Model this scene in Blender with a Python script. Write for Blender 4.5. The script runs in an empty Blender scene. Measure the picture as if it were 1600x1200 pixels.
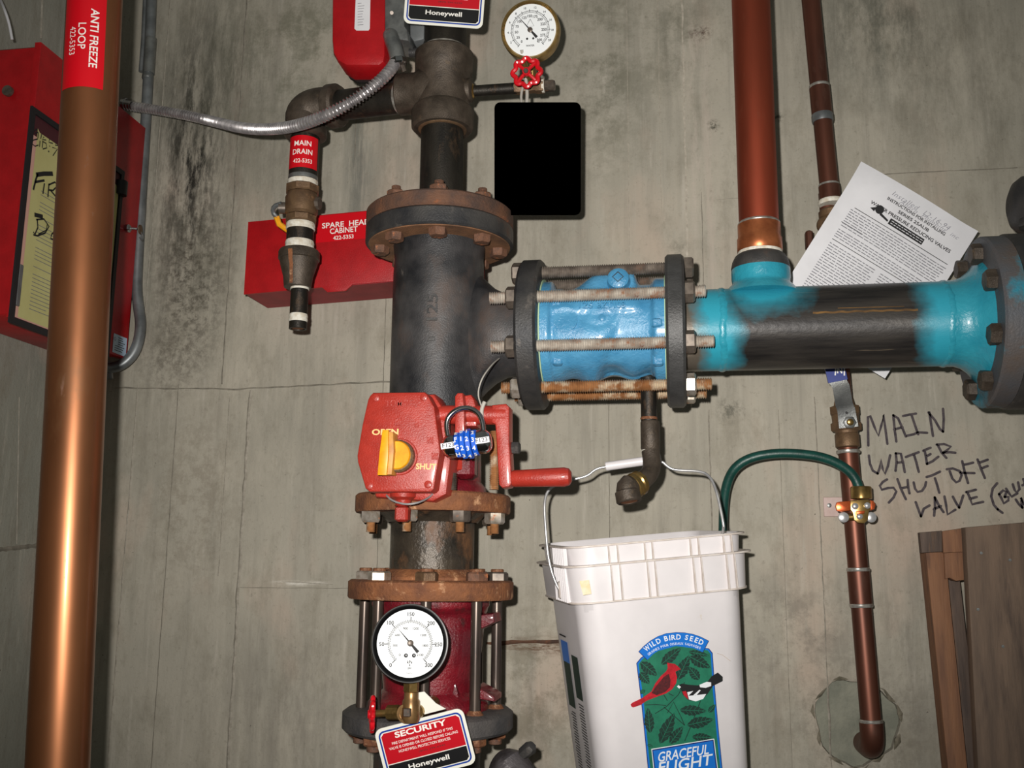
import bpy, bmesh, math, random
from mathutils import Vector, Matrix, Quaternion
from mathutils.geometry import tessellate_polygon
random.seed(7)
scene = bpy.context.scene
COL = scene.collection
V = Vector
def D(a): return math.radians(a)

# ------------------------------------------------------------------ camera
CAM = V((0.0, -1.75, 1.35)); FPX = 1550.0
YAW, PITCH, ROLL = D(9.5), D(10.4), D(0.6)
FWD = V((-math.sin(YAW)*math.cos(PITCH), math.cos(YAW)*math.cos(PITCH), math.sin(PITCH)))
_r0 = V((math.cos(YAW), math.sin(YAW), 0)); _u0 = _r0.cross(FWD)
RIGHT = _r0*math.cos(ROLL) + _u0*math.sin(ROLL)
UP = RIGHT.cross(FWD)
cd = bpy.data.cameras.new('camera'); cam = bpy.data.objects.new('camera', cd); COL.objects.link(cam)
cd.sensor_width = 36.0; cd.lens = FPX/1600*36.0; cd.clip_start = 0.02
cam.matrix_world = Matrix((( RIGHT.x, UP.x, -FWD.x, CAM.x), (RIGHT.y, UP.y, -FWD.y, CAM.y), (RIGHT.z, UP.z, -FWD.z, CAM.z), (0,0,0,1)))
scene.camera = cam

# ------------------------------------------------------------------ light: the camera's flash, a little fill from the room
w = bpy.data.worlds.new('world'); scene.world = w; w.use_nodes = True
w.node_tree.nodes['Background'].inputs[0].default_value = (0.86, 0.9, 0.8, 1)
w.node_tree.nodes['Background'].inputs[1].default_value = 0.13
ld = bpy.data.lights.new('flash', 'SPOT'); fl = bpy.data.objects.new('flash', ld); COL.objects.link(fl)
ld.energy = 118; ld.color = (1.0, 0.955, 0.9); ld.shadow_soft_size = 0.011; ld.spot_size = D(86); ld.spot_blend = 1.0
fl.location = CAM - RIGHT*0.05 + UP*0.055
fl.rotation_euler = (FWD + RIGHT*0.03 + UP*0.02).to_track_quat('-Z', 'Y').to_euler()
scene.view_settings.view_transform = 'Standard'; scene.view_settings.look = 'None'
scene.view_settings.exposure = 0.0; scene.view_settings.gamma = 1.0
scene.view_settings.use_curve_mapping = False

# ------------------------------------------------------------------ where things stand, measured from the camera's rays
def ray(px, py): return (FWD*FPX + RIGHT*(px-800) + UP*(600-py)).normalized()
def W(px, py, y):
    d = ray(px, py); return CAM + d*((y-CAM.y)/d.y)
def PX(px, py, x):
    d = ray(px, py); return CAM + d*((x-CAM.x)/d.x)
def RP(px, py, O, N):
    d = ray(px, py); return CAM + d*((O-CAM).dot(N)/d.dot(N))
def S(px, py, y): return (W(px, py, y)-CAM).dot(FWD)/FPX

# ------------------------------------------------------------------ materials
def lin(c):
    return tuple(((v/255)/12.92 if v/255 <= .04045 else ((v/255+.055)/1.055)**2.4) for v in c) + (1.0,)
MATS = {}
def nd(nt, t, **k):
    n = nt.nodes.new(t)
    for a, b in k.items(): setattr(n, a, b)
    return n
def noise(nt, vec, scale, stretch=(1,1,1), detail=4, rough=.6):
    mp = nd(nt, 'ShaderNodeMapping'); mp.inputs['Scale'].default_value = stretch
    nt.links.new(vec, mp.inputs[0])
    n = nd(nt, 'ShaderNodeTexNoise'); n.inputs['Scale'].default_value = scale
    n.inputs['Detail'].default_value = detail; n.inputs['Roughness'].default_value = rough
    nt.links.new(mp.outputs[0], n.inputs['Vector']); return n.outputs[0]
def ramp(nt, fac, lo, hi):
    m = nd(nt, 'ShaderNodeMapRange'); m.inputs[1].default_value = lo; m.inputs[2].default_value = hi
    nt.links.new(fac, m.inputs[0]); return m.outputs[0]
def mixc(nt, fac, a, b):
    m = nd(nt, 'ShaderNodeMix', data_type='RGBA')
    if hasattr(fac, 'default_value') or True:
        nt.links.new(fac, m.inputs[0])
    for v, i in ((a, 6), (b, 7)):
        if isinstance(v, tuple): m.inputs[i].default_value = v
        else: nt.links.new(v, m.inputs[i])
    return m.outputs[2]
def mixf(nt, fac, a, b):
    m = nd(nt, 'ShaderNodeMix', data_type='FLOAT'); nt.links.new(fac, m.inputs[0])
    for v, i in ((a, 2), (b, 3)):
        if isinstance(v, (int, float)): m.inputs[i].default_value = v
        else: nt.links.new(v, m.inputs[i])
    return m.outputs[0]
def mat(name, c, c2=None, s=25, lo=.35, hi=.65, st=(1,1,1), rough=.5, metal=0.0, bump=0.0, bs=300, bst=(1,1,1), layers=(), spec=.5, coat=0.0, sss=0):
    # layers: (colour, scale, lo, hi, stretch, rough, metal)
    m = bpy.data.materials.new(name); m.use_nodes = True; nt = m.node_tree
    b = nt.nodes['Principled BSDF']
    tc = nd(nt, 'ShaderNodeTexCoord').outputs['Object']
    col = lin(c); r = rough; me = metal
    if c2: col = mixc(nt, ramp(nt, noise(nt, tc, s, st), lo, hi), lin(c), lin(c2))
    for L in layers:
        f = ramp(nt, noise(nt, tc, L[1], L[4], 6, .65), L[2], L[3])
        col = mixc(nt, f, col, lin(L[0])); r = mixf(nt, f, r, L[5]); me = mixf(nt, f, me, L[6])
    for v, k in ((col, 'Base Color'), (r, 'Roughness'), (me, 'Metallic')):
        if isinstance(v, (tuple, int, float)): b.inputs[k].default_value = v
        else: nt.links.new(v, b.inputs[k])
    b.inputs['Specular IOR Level'].default_value = spec
    b.inputs['Coat Weight'].default_value = coat; b.inputs['Coat Roughness'].default_value = .12
    if bump:
        bn = nd(nt, 'ShaderNodeBump'); bn.inputs['Distance'].default_value = bump; bn.inputs['Strength'].default_value = .8
        nt.links.new(noise(nt, tc, bs, bst, 5), bn.inputs['Height']); nt.links.new(bn.outputs[0], b.inputs['Normal'])
    MATS[name] = m; return m
U1 = (1,1,1)
RED = mat('red_enamel', (172,16,24), (156,12,20), 30, rough=.42, bump=.0004, bs=500)
REDC = mat('red_cast_paint', (172,52,40), (154,44,34), 40, rough=.36, bump=.0008, bs=420, coat=.25,
           layers=[((110,40,30), 90, .66, .74, U1, .6, 0)])
REDD = mat('dark_red_cast_paint', (126,24,36), (92,16,28), 22, rough=.3, bump=.0022, bs=260, coat=.3,
           layers=[((58,20,20), 30, .58, .72, U1, .6, 0), ((190,120,120), 160, .74, .8, U1, .4, 0)])
WHEEL = mat('red_wheel_paint', (214,22,36), (186,14,26), 60, rough=.25, coat=.5)
BLACKI = mat('black_cast_iron', (40,41,44), (72,70,68), 14, rough=.5, metal=.25, bump=.0008, bs=330,
             layers=[((120,112,104), 26, .6, .8, U1, .6, .1), ((92,60,40), 12, .62, .82, U1, .75, 0)])
TEEM = mat('tee_black_paint', (34,35,38), (86,84,84), 9, .38, .7, rough=.44, metal=.2, bump=.0007, bs=420,
             layers=[((88,64,48), 7, .56, .8, (1,1,.6), .7, 0), ((158,148,140), 26, .66, .8, (1,1,.35), .6, 0)])
STEELP = mat('black_steel_pipe', (56,52,46), (34,32,29), 40, st=(1,1,.25), rough=.46, metal=.55, bump=.0006, bs=400,
             layers=[((96,72,48), 26, .58, .76, (1,1,.4), .7, .1)])
BRNIRON = mat('oxidised_malleable_iron', (88,78,68), (62,54,46), 40, rough=.5, metal=.4, bump=.0008, bs=420,
             layers=[((104,84,60), 30, .6, .8, U1, .6, .1)])
SPOOL = mat('spool_pipe_skin', (74,66,56), (44,40,36), 24, rough=.34, metal=.35, bump=.0022, bs=120,
             layers=[((104,72,46), 22, .52, .68, (1,1,.6), .6, 0), ((210,206,198), 34, .7, .76, (1.6,1.6,.5), .25, .3), ((96,34,26), 15, .66, .74, U1, .6, 0)])
RUSTO = mat('orange_rust', (142,90,54), (104,64,42), 30, rough=.78, bump=.0025, bs=240,
             layers=[((196,150,112), 45, .58, .7, U1, .6, 0), ((84,52,38), 26, .6, .72, U1, .8, 0)])
RUSTB = mat('brown_rust', (106,72,52), (72,54,46), 28, rough=.75, bump=.0016, bs=300,
             layers=[((150,88,52), 36, .6, .76, U1, .8, 0)])
RUSTBOLT = mat('rusty_bolt', (118,82,62), (88,64,52), 70, rough=.7, metal=.1, bump=.0012, bs=400,
             layers=[((184,112,70), 90, .58, .72, U1, .8, 0)])
UNDER = mat('rusty_flange', (136,96,66), (100,72,52), 26, rough=.72, bump=.001, bs=400)
BRIGHTNUT = mat('zinc_nut', (196,188,178), (150,138,122), 90, rough=.28, metal=.6, layers=[((166,92,50), 80, .6, .68, U1, .7, 0)])
GREYNUT = mat('grey_steel_nut', (118,108,98), (84,76,70), 70, rough=.4, metal=.5, layers=[((132,84,56), 60, .62, .72, U1, .7, 0)])
ROD = mat('threaded_rod_steel', (206,200,190), (168,156,144), 60, rough=.42, metal=.35,
             layers=[((150,104,72), 70, .55, .68, (1,1,1), .7, 0), ((116,64,48), 110, .62, .72, U1, .7, 0)])
RODG = mat('grey_threaded_rod', (158,148,138), (112,102,94), 60, rough=.42, metal=.45, layers=[((120,84,60), 24, .62, .76, U1, .7, 0)])
RODR = mat('rusty_threaded_rod', (176,128,84), (140,94,58), 60, rough=.55, metal=.15, layers=[((206,190,166), 40, .5, .62, U1, .45, .3)])
RODS = mat('smooth_dark_rod', (96,84,76), (64,56,52), 50, st=(1,1,.2), rough=.3, metal=.6, layers=[((128,66,44), 22, .62, .74, (1,1,.5), .7, 0)])
COPL = mat('aged_copper', (158,102,66), (124,80,52), 9, .3, .7, (1,1,.35), rough=.4, metal=.78, coat=.25,
             layers=[((104,76,50), 12, .56, .74, (1,1,.5), .45, .5), ((168,136,124), 7, .64, .72, (1,1,.4), .45, .3), ((92,66,50), 60, .66, .74, (1,1,.4), .5, .3)])
COPR = mat('red_copper', (176,80,56), (140,68,48), 12, .3, .7, (1,1,.2), rough=.46, metal=.8,
             layers=[((104,60,40), 30, .56, .74, (1,1,.3), .5, .4)])
COPS = mat('brown_copper', (118,72,56), (88,56,46), 16, .3, .7, (1,1,.25), rough=.44, metal=.7,
             layers=[((84,56,44), 36, .56, .7, (1,1,.4), .5, .3)])
COPF = mat('new_copper', (226,112,62), (188,84,44), 60, rough=.3, metal=.7)
SOLDER = mat('solder', (186,184,178), (140,134,126), 90, rough=.36, metal=.6)
BRASS = mat('brass', (182,150,92), (138,112,66), 50, rough=.28, metal=.85, layers=[((104,80,48), 50, .6, .74, U1, .5, .4)])
BRONZE = mat('bronze_valve', (126,100,74), (96,74,56), 40, rough=.5, metal=.5, bump=.0006, bs=400, layers=[((150,112,80), 60, .6, .72, U1, .5, .4)])
WIRE = mat('bright_steel_wire', (206,206,206), (170,170,172), 60, rough=.32, metal=.55)
CHROME = mat('chrome', (214,214,216), (180,180,184), 40, rough=.14, metal=1.0)
GALV = mat('galvanised_steel', (150,152,150), (116,118,118), 45, rough=.38, metal=.7, bump=.0003, bs=500)
GALVD = mat('galvanised_conduit', (138,142,144), (104,108,110), 20, rough=.42, metal=.55)
FLEX = mat('flex_conduit_metal', (196,192,192), (150,146,148), 60, rough=.28, metal=.7)
CYAN = (22,156,186)
TEAL = mat('cyan_paint', (50,152,172), (36,134,156), 20, rough=.3, bump=.0012, bs=160, coat=.3, layers=[((110,120,118), 30, .64, .8, U1, .5, 0)])
BLUE = mat('blue_valve_paint', (84,152,192), (62,130,172), 22, rough=.28, bump=.0016, bs=220, coat=.4,
             layers=[((120,132,140), 26, .64, .8, U1, .5, 0)])
GASK = mat('pale_green_gasket', (170,196,160), rough=.7)
WHITE = mat('white_plastic', (226,222,224), (216,212,214), 10, rough=.34, spec=.5, layers=[((204,190,168), 40, .7, .8, U1, .5, 0)])
WHITED = mat('dusty_white_plastic', (214,206,200), (196,184,174), 60, rough=.5)
PAPER = mat('white_paper', (226,226,230), (214,214,218), 12, rough=.85)
TAPE = mat('thread_tape', (226,224,214), (196,186,168), 120, rough=.7, layers=[((176,112,58), 60, .66, .74, U1, .8, 0)])
TAGW = mat('tag_white', (232,232,222), rough=.35, spec=.5)
TAGB = mat('tag_blue', (28,62,150), rough=.35)
TAGR = mat('tag_red', (186,14,30), rough=.32)
STKR = mat('sticker_red', (200,10,26), rough=.34)
TAGK = mat('tag_black', (18,18,20), rough=.35)
BLANK = mat('black_tag_plastic', (0,0,0), rough=.9, spec=.0)
INK = mat('black_ink', (26,26,28), rough=.7)
INKW = mat('white_print', (238,236,230), rough=.5)
INKG = mat('grey_print', (116,116,122), rough=.8)
PENCIL = mat('pencil_mark', (146,146,154), rough=.8)
MARK = mat('marker_ink', (58,52,58), (84,76,78), 120, rough=.85)
YPAPER = mat('yellow_paper', (196,192,132), (186,180,120), 12, rough=.8)
PINKP = mat('pink_paper', (206,160,146), rough=.85)
DARKP = mat('dark_maroon_card', (72,28,36), rough=.6)
FRAMEK = mat('black_window_gasket', (28,26,30), rough=.6)
DIAL = mat('white_dial', (232,236,238), rough=.4)
BLKPL = mat('black_bezel', (8,8,9), rough=.3, spec=.25)
YEL = mat('yellow_handle_paint', (236,168,22), (222,146,18), 60, rough=.4)
YELF = mat('brownish_yellow_side', (206,150,62), (176,116,52), 60, rough=.5)  # browner yellow for the block behind the pointer face
CREAM = mat('cream_lettering', (240,196,130), rough=.5)
DIALBL = mat('blue_dial_plastic', (28,92,200), rough=.35)
HOSE = mat('green_rubber_cable', (18,70,62), (14,56,50), 60, rough=.4, bump=.0004, bs=300)
NAVY = mat('navy_vinyl_grip', (30,50,128), rough=.4)
CABLE = mat('white_wire', (200,200,204), rough=.4)
TIE = mat('clear_cable_tie', (176,172,164), rough=.4)
PLASTB = mat('black_plastic', (22,20,20), rough=.5)
MORTAR = mat('grout_patch', (140,140,126), (118,120,108), 26, rough=.85, bump=.002, bs=200)
LIP = mat('broken_concrete_lip', (136,128,112), (92,88,74), 60, rough=.9, bump=.004, bs=160)
OUT = mat('pale_outlet_plate', (206,184,178), (190,164,156), 40, rough=.6)
def wood(name, a, b, c):
    return mat(name, a, b, 22, .35, .65, (3,3,.35), rough=.75, bump=.001, bs=90, bst=(4,4,.3), layers=[(c, 14, .58, .75, (3,3,.4), .8, 0)])
WOOD1 = wood('weathered_plywood', (116,96,80), (92,76,64), (70,58,52))
WOOD2 = wood('orange_timber', (134,94,66), (108,74,54), (70,52,44))
WOOD3 = wood('dark_timber', (98,82,72), (70,58,52), (120,92,70))

def header_mat():
    # black mill-finish pipe with cyan spray at both ends (paint edge is soft overspray); object X runs along the pipe
    m = bpy.data.materials.new('part_painted_pipe'); m.use_nodes = True; nt = m.node_tree; b = nt.nodes['Principled BSDF']
    tc = nd(nt, 'ShaderNodeTexCoord').outputs['Object']
    sx = nd(nt, 'ShaderNodeSeparateXYZ'); nt.links.new(tc, sx.inputs[0])
    nz = noise(nt, tc, 9, U1, 5)
    def band(x0, x1):
        a = nd(nt, 'ShaderNodeMath', operation='MULTIPLY_ADD'); nt.links.new(nz, a.inputs[0]); a.inputs[1].default_value = .09
        nt.links.new(sx.outputs[0], a.inputs[2]); return ramp(nt, a.outputs[0], x0+.045, x1+.045)
    base = mixc(nt, ramp(nt, noise(nt, tc, 20, (.25,1,3)), .4, .65), lin((38,36,36)), lin((66,62,58)))
    base = mixc(nt, ramp(nt, noise(nt, tc, 40, (.12,2,2)), .66, .72), base, lin((132,118,100)))
    f1 = band(HX0, HX0-.03); f2 = band(HX1, HX1+.035)
    f = nd(nt, 'ShaderNodeMath', operation='MAXIMUM'); nt.links.new(f1, f.inputs[0]); nt.links.new(f2, f.inputs[1])
    dv = nd(nt, 'ShaderNodeVectorMath', operation='DISTANCE'); nt.links.new(tc, dv.inputs[0]); dv.inputs[1].default_value = (W(1192,450,Y0).x, -.03, .066)
    am = nd(nt, 'ShaderNodeMath', operation='MULTIPLY_ADD'); nt.links.new(nz, am.inputs[0]); am.inputs[1].default_value = .07; nt.links.new(dv.outputs['Value'], am.inputs[2])
    f3 = ramp(nt, am.outputs[0], .118, .085)
    g = nd(nt, 'ShaderNodeMath', operation='MAXIMUM'); nt.links.new(f.outputs[0], g.inputs[0]); nt.links.new(f3, g.inputs[1]); f = g
    f4 = band(HX(1088), HX(1112)); h = nd(nt, 'ShaderNodeMath', operation='MULTIPLY'); nt.links.new(f.outputs[0], h.inputs[0]); nt.links.new(f4, h.inputs[1]); f = h
    base = mixc(nt, band(HX(1120), HX(1095)), base, lin((104,96,86)))
    col = mixc(nt, f.outputs[0], base, lin((46,150,172)))
    nt.links.new(col, b.inputs['Base Color']); nt.links.new(mixf(nt, f.outputs[0], .3, .0), b.inputs['Metallic'])
    b.inputs['Roughness'].default_value = .34
    bn = nd(nt, 'ShaderNodeBump'); bn.inputs['Distance'].default_value = .0004; bn.inputs['Strength'].default_value = .7
    nt.links.new(noise(nt, tc, 200, (.5,1,1), 5), bn.inputs['Height']); nt.links.new(bn.outputs[0], b.inputs['Normal'])
    return m

def concrete(name, stains, ax=0, tint=(175,169,155), tint2=(156,152,140)):
    m = bpy.data.materials.new(name); m.use_nodes = True; nt = m.node_tree; b = nt.nodes['Principled BSDF']
    tc = nd(nt, 'ShaderNodeTexCoord').outputs['Object']
    sx = nd(nt, 'ShaderNodeSeparateXYZ'); nt.links.new(tc, sx.inputs[0])
    st = (1,1,.07)
    col = mixc(nt, ramp(nt, noise(nt, tc, 3.2, U1, 3), .35, .65), lin(tint), lin(tint2))
    col = mixc(nt, ramp(nt, noise(nt, tc, 2.3, (1.3,1.3,.8), 4), .55, .72), col, lin((184,164,148)))
    col = mixc(nt, ramp(nt, noise(nt, tc, 22, st, 4, .7), .5, .9), col, lin((128,124,114)))
    col = mixc(nt, ramp(nt, noise(nt, tc, 70, (1,1,.09), 3), .58, .85), col, lin((184,178,166)))
    col = mixc(nt, ramp(nt, noise(nt, tc, 16, (1,1,.5), 9, .75), .5, .8), col, lin((132,126,112)))
    col = mixc(nt, ramp(nt, noise(nt, tc, 90, U1, 6, .8), .56, .8), col, lin((118,113,100)))
    col = mixc(nt, ramp(nt, noise(nt, tc, 130, U1, 2), .72, .78), col, lin((84,80,72)))
    for (x, z, rx, rz, s, c, sc, stt) in stains:
        u = nd(nt, 'ShaderNodeMath', operation='MULTIPLY_ADD'); nt.links.new(sx.outputs[ax], u.inputs[0]); u.inputs[1].default_value = 1/rx; u.inputs[2].default_value = -x/rx
        v = nd(nt, 'ShaderNodeMath', operation='MULTIPLY_ADD'); nt.links.new(sx.outputs[2], v.inputs[0]); v.inputs[1].default_value = 1/rz; v.inputs[2].default_value = -z/rz
        cc = nd(nt, 'ShaderNodeCombineXYZ'); nt.links.new(u.outputs[0], cc.inputs[0]); nt.links.new(v.outputs[0], cc.inputs[1])
        ln = nd(nt, 'ShaderNodeVectorMath', operation='LENGTH'); nt.links.new(cc.outputs[0], ln.inputs[0])
        f = ramp(nt, ln.outputs['Value'], 1.0, .25)
        g = ramp(nt, noise(nt, tc, sc, stt, 8, .78), .455, .575)
        h = nd(nt, 'ShaderNodeMath', operation='MULTIPLY'); nt.links.new(f, h.inputs[0]); nt.links.new(g, h.inputs[1])
        k = nd(nt, 'ShaderNodeMath', operation='MULTIPLY'); nt.links.new(h.outputs[0], k.inputs[0]); k.inputs[1].default_value = s
        col = mixc(nt, k.outputs[0], col, lin(c))
    nt.links.new(col, b.inputs['Base Color']); b.inputs['Roughness'].default_value = .88; b.inputs['Specular IOR Level'].default_value = .25
    b1 = nd(nt, 'ShaderNodeBump'); b1.inputs['Distance'].default_value = .003; b1.inputs['Strength'].default_value = .5
    nt.links.new(noise(nt, tc, 26, (1,1,.3), 4), b1.inputs['Height'])
    b2 = nd(nt, 'ShaderNodeBump'); b2.inputs['Distance'].default_value = .0012; b2.inputs['Strength'].default_value = .6
    nt.links.new(noise(nt, tc, 170, U1, 6), b2.inputs['Height']); nt.links.new(b1.outputs[0], b2.inputs['Normal'])
    nt.links.new(b2.outputs[0], b.inputs['Normal'])
    return m

# ------------------------------------------------------------------ mesh helpers
WLOC = {}
def basis(ax):
    ax = V(ax).normalized()
    t = V((0,0,1)) if abs(ax.z) < .9 else V((1,0,0))
    u = t.cross(ax).normalized(); return u, ax.cross(u), ax
class MB:
    def __init__(s): s.v = []; s.f = []
    def add(s, vs, fs):
        o = len(s.v); s.v += [V(p) for p in vs]; s.f += [tuple(i+o for i in f) for f in fs]; return s
    def rings(s, rs, closed=True, cap0=True, cap1=True, loop=False):
        n = len(rs[0]); vs = [p for r in rs for p in r]; fs = []
        m = len(rs)
        for k in range(m if loop else m-1):
            a = k*n; b = ((k+1) % m)*n
            for i in range(n if closed else n-1):
                j = (i+1) % n; fs.append((a+i, a+j, b+j, b+i))
        if cap0 and not loop: fs.append(tuple(reversed(range(n))))
        if cap1 and not loop: fs.append(tuple(range((m-1)*n, m*n)))
        return s.add(vs, fs)
    def lathe(s, o, ax, prof, n=32, cap0=True, cap1=True, ph=0.0, rx=1.0):
        u, w_, a = basis(ax); o = V(o)
        return s.rings([[o + a*t + (u*math.cos(ph+2*math.pi*i/n)*rx + w_*math.sin(ph+2*math.pi*i/n))*r for i in range(n)] for t, r in prof], cap0=cap0, cap1=cap1)
    def cyl(s, p0, p1, r, n=32, r1=None, ch=0.0):
        p0 = V(p0); p1 = V(p1); L = (p1-p0).length; r1 = r if r1 is None else r1
        pr = [(0, r-ch), (ch, r), (L-ch, r1), (L, r1-ch)] if ch else [(0, r), (L, r1)]
        return s.lathe(p0, p1-p0, pr, n)
    def hexa(s, o, ax, r, h, ph=0.0):
        return s.lathe(o, ax, [(0, r), (h*.82, r), (h, r*.84)], 6, ph=ph)
    def tube(s, pts, r, n=14, caps=True, smooth=0, loop=False, mod=None):
        pts = [V(p) for p in pts]
        for _ in range(smooth):
            q = [pts[0]]
            for a, b in zip(pts[:-1], pts[1:]): q += [a*.75+b*.25, a*.25+b*.75]
            q.append(pts[-1]); pts = q
        m = len(pts); up = None; rs = []
        for k in range(m):
            if loop: t = (pts[(k+1) % m]-pts[k-1]).normalized()
            else: t = (pts[min(k+1, m-1)]-pts[max(k-1, 0)]).normalized()
            if up is None: up = basis(t)[0]
            up = (up - t*up.dot(t)).normalized(); w_ = t.cross(up)
            rr = r[min(k, len(r)-1)] if isinstance(r, (list, tuple)) else r
            if mod: rr = mod(k)
            rs.append([pts[k] + (up*math.cos(2*math.pi*i/n)+w_*math.sin(2*math.pi*i/n))*rr for i in range(n)])
        return s.rings(rs, cap0=caps, cap1=caps, loop=loop)
    def box(s, c, size, ax=None, ch=0.0):
        c = V(c); X, Y, Z = ax if ax else (V((1,0,0)), V((0,1,0)), V((0,0,1)))
        hx, hy, hz = size[0]/2, size[1]/2, size[2]/2; ch = min(ch, hx*.45, hy*.45, hz*.45)
        if not ch:
            vs = [c+X*a*hx+Y*b*hy+Z*d*hz for d in (-1,1) for a, b in ((-1,-1),(1,-1),(1,1),(-1,1))]
            return s.add(vs, [(3,2,1,0),(4,5,6,7),(0,1,5,4),(1,2,6,5),(2,3,7,6),(3,0,4,7)])
        def ring(ix, z):
            a, b = hx-ix, hy-ix; k = ch
            return [c+X*p+Y*q+Z*z for p, q in ((-a+k,-b),(a-k,-b),(a,-b+k),(a,b-k),(a-k,b),(-a+k,b),(-a,b-k),(-a,-b+k))]
        return s.rings([ring(ch, -hz), ring(0, -hz+ch), ring(0, hz-ch), ring(ch, hz)])
    def prism(s, poly, P, n0, n1, ch=0.0):
        # poly: 2D points; P(u, v, n) -> world; extruded from n0 to n1, front edge chamfered by ch
        cx = sum(p[0] for p in poly)/len(poly); cy = sum(p[1] for p in poly)/len(poly)
        def off(k):
            if not k: return poly
            out = []; N = len(poly)
            ar = sum(poly[i][0]*poly[(i+1) % N][1]-poly[(i+1) % N][0]*poly[i][1] for i in range(N))
            sg = 1 if ar > 0 else -1
            for i in range(N):
                a, b, c2 = V(poly[i-1]), V(poly[i]), V(poly[(i+1) % N])
                e1 = (b-a).normalized(); e2 = (c2-b).normalized()
                nn = V((-(e1.y+e2.y), e1.x+e2.x))*sg
                if nn.length < 1e-9: nn = V((-e1.y, e1.x))*sg
                nn.normalize(); d = max(.5, nn.dot(V((-e1.y, e1.x))*sg)); q = b+nn*(k/d); out.append((q.x, q.y))
            return out
        rs = [[P(u, v, n0) for u, v in poly]]
        if ch:
            sgn = 1 if n1 > n0 else -1
            rs += [[P(u, v, n1-sgn*ch) for u, v in poly], [P(u, v, n1-sgn*ch*.3) for u, v in off(ch*.3)], [P(u, v, n1) for u, v in off(ch)]]
        else: rs += [[P(u, v, n1) for u, v in poly]]
        s.rings(rs, cap0=False, cap1=False)
        m = len(s.v)-len(poly); n = len(poly); k = m-n*(len(rs)-1)
        tri = tessellate_polygon([[V((p[0], p[1], 0)) for p in poly]])
        for t in tri:
            s.f.append(tuple(m+i for i in t)); s.f.append(tuple(k+i for i in reversed(t)))
        return s
    def sheet(s, poly, P, n=0.0):
        tri = tessellate_polygon([[V((p[0], p[1], 0)) for p in poly]])
        return s.add([P(u, v, n) for u, v in poly], [tuple(t) for t in tri])
    def ribbon(s, pts, wd, P, n=0.0):
        pts = [V((p[0], p[1])) for p in pts]; L = []
        for k in range(len(pts)):
            t = pts[min(k+1, len(pts)-1)]-pts[max(k-1, 0)]
            if t.length < 1e-9: t = V((1,0))
            t.normalize(); nn = V((-t.y, t.x))*wd/2
            L.append((pts[k]+nn, pts[k]-nn))
        vs = [P(p.x, p.y, n) for ab in L for p in ab]
        return s.add(vs, [(2*k, 2*k+1, 2*k+3, 2*k+2) for k in range(len(pts)-1)])
    def build(s, name, m, parent=None, origin=None, sharp=38, up=None):
        vs = s.v
        if origin is None:
            lo = [min(p[i] for p in vs) for i in range(3)]; hi = [max(p[i] for p in vs) for i in range(3)]
            origin = V([(a+b)/2 for a, b in zip(lo, hi)])
        origin = V(origin)
        me = bpy.data.meshes.new(name); me.from_pydata([p-origin for p in vs], [], s.f)
        bm = bmesh.new(); bm.from_mesh(me); bmesh.ops.recalc_face_normals(bm, faces=bm.faces)
        bm.to_mesh(me); bm.free()
        me.polygons.foreach_set('use_smooth', [True]*len(me.polygons)); me.set_sharp_from_angle(angle=D(sharp))
        me.materials.append(m); return link(name, me, parent, origin)
def link(name, me, parent, origin, rot=None):
    o = bpy.data.objects.new(name, me); COL.objects.link(o)
    if parent is not None:
        o.parent = parent; o.location = V(origin)-WLOC[parent.name]
    else: o.location = origin
    if rot is not None: o.rotation_mode = 'QUATERNION'; o.rotation_quaternion = rot
    WLOC[o.name] = V(origin); return o
def tag(o, label=None, cat=None, group=None, kind=None):
    if label: o['label'] = label
    if cat: o['category'] = cat
    if group: o['group'] = group
    if kind: o['kind'] = kind
    return o
def thing(name, label, cat, loc, group=None):
    o = bpy.data.objects.new(name, None); COL.objects.link(o); o.location = loc; o.empty_display_size = .03
    WLOC[o.name] = V(loc); return tag(o, label, cat, group)
def plane(O, U, Vv):
    O = V(O); U = V(U).normalized(); Vv = V(Vv); Vv = (Vv-U*Vv.dot(U)).normalized(); N = U.cross(Vv).normalized()
    if N.dot(CAM-O) < 0: N = -N
    return lambda u, v, n=0.0: O+U*u+Vv*v+N*n
def cylf(O, ax, R, front):
    # (u around, v along axis, n outwards); u=0 faces `front`
    ax = V(ax).normalized(); f = V(front); f = (f-ax*f.dot(ax)).normalized(); sd = ax.cross(f)
    def P(u, v, n=0.0):
        a = u/R; return V(O)+ax*v+(f*math.cos(a)+sd*math.sin(a))*(R+n)
    return P
def rrect(w_, h, r, n=5):
    out = []
    for cx, cy, a0 in ((w_/2-r, h/2-r, 0), (-w_/2+r, h/2-r, 90), (-w_/2+r, -h/2+r, 180), (w_/2-r, -h/2+r, 270)):
        for i in range(n+1):
            a = D(a0+90*i/n); out.append((cx+r*math.cos(a), cy+r*math.sin(a)))
    return out
def circ(cx, cy, r, n=24): return [(cx+r*math.cos(2*math.pi*i/n), cy+r*math.sin(2*math.pi*i/n)) for i in range(n)]
_tc = {}
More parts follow.
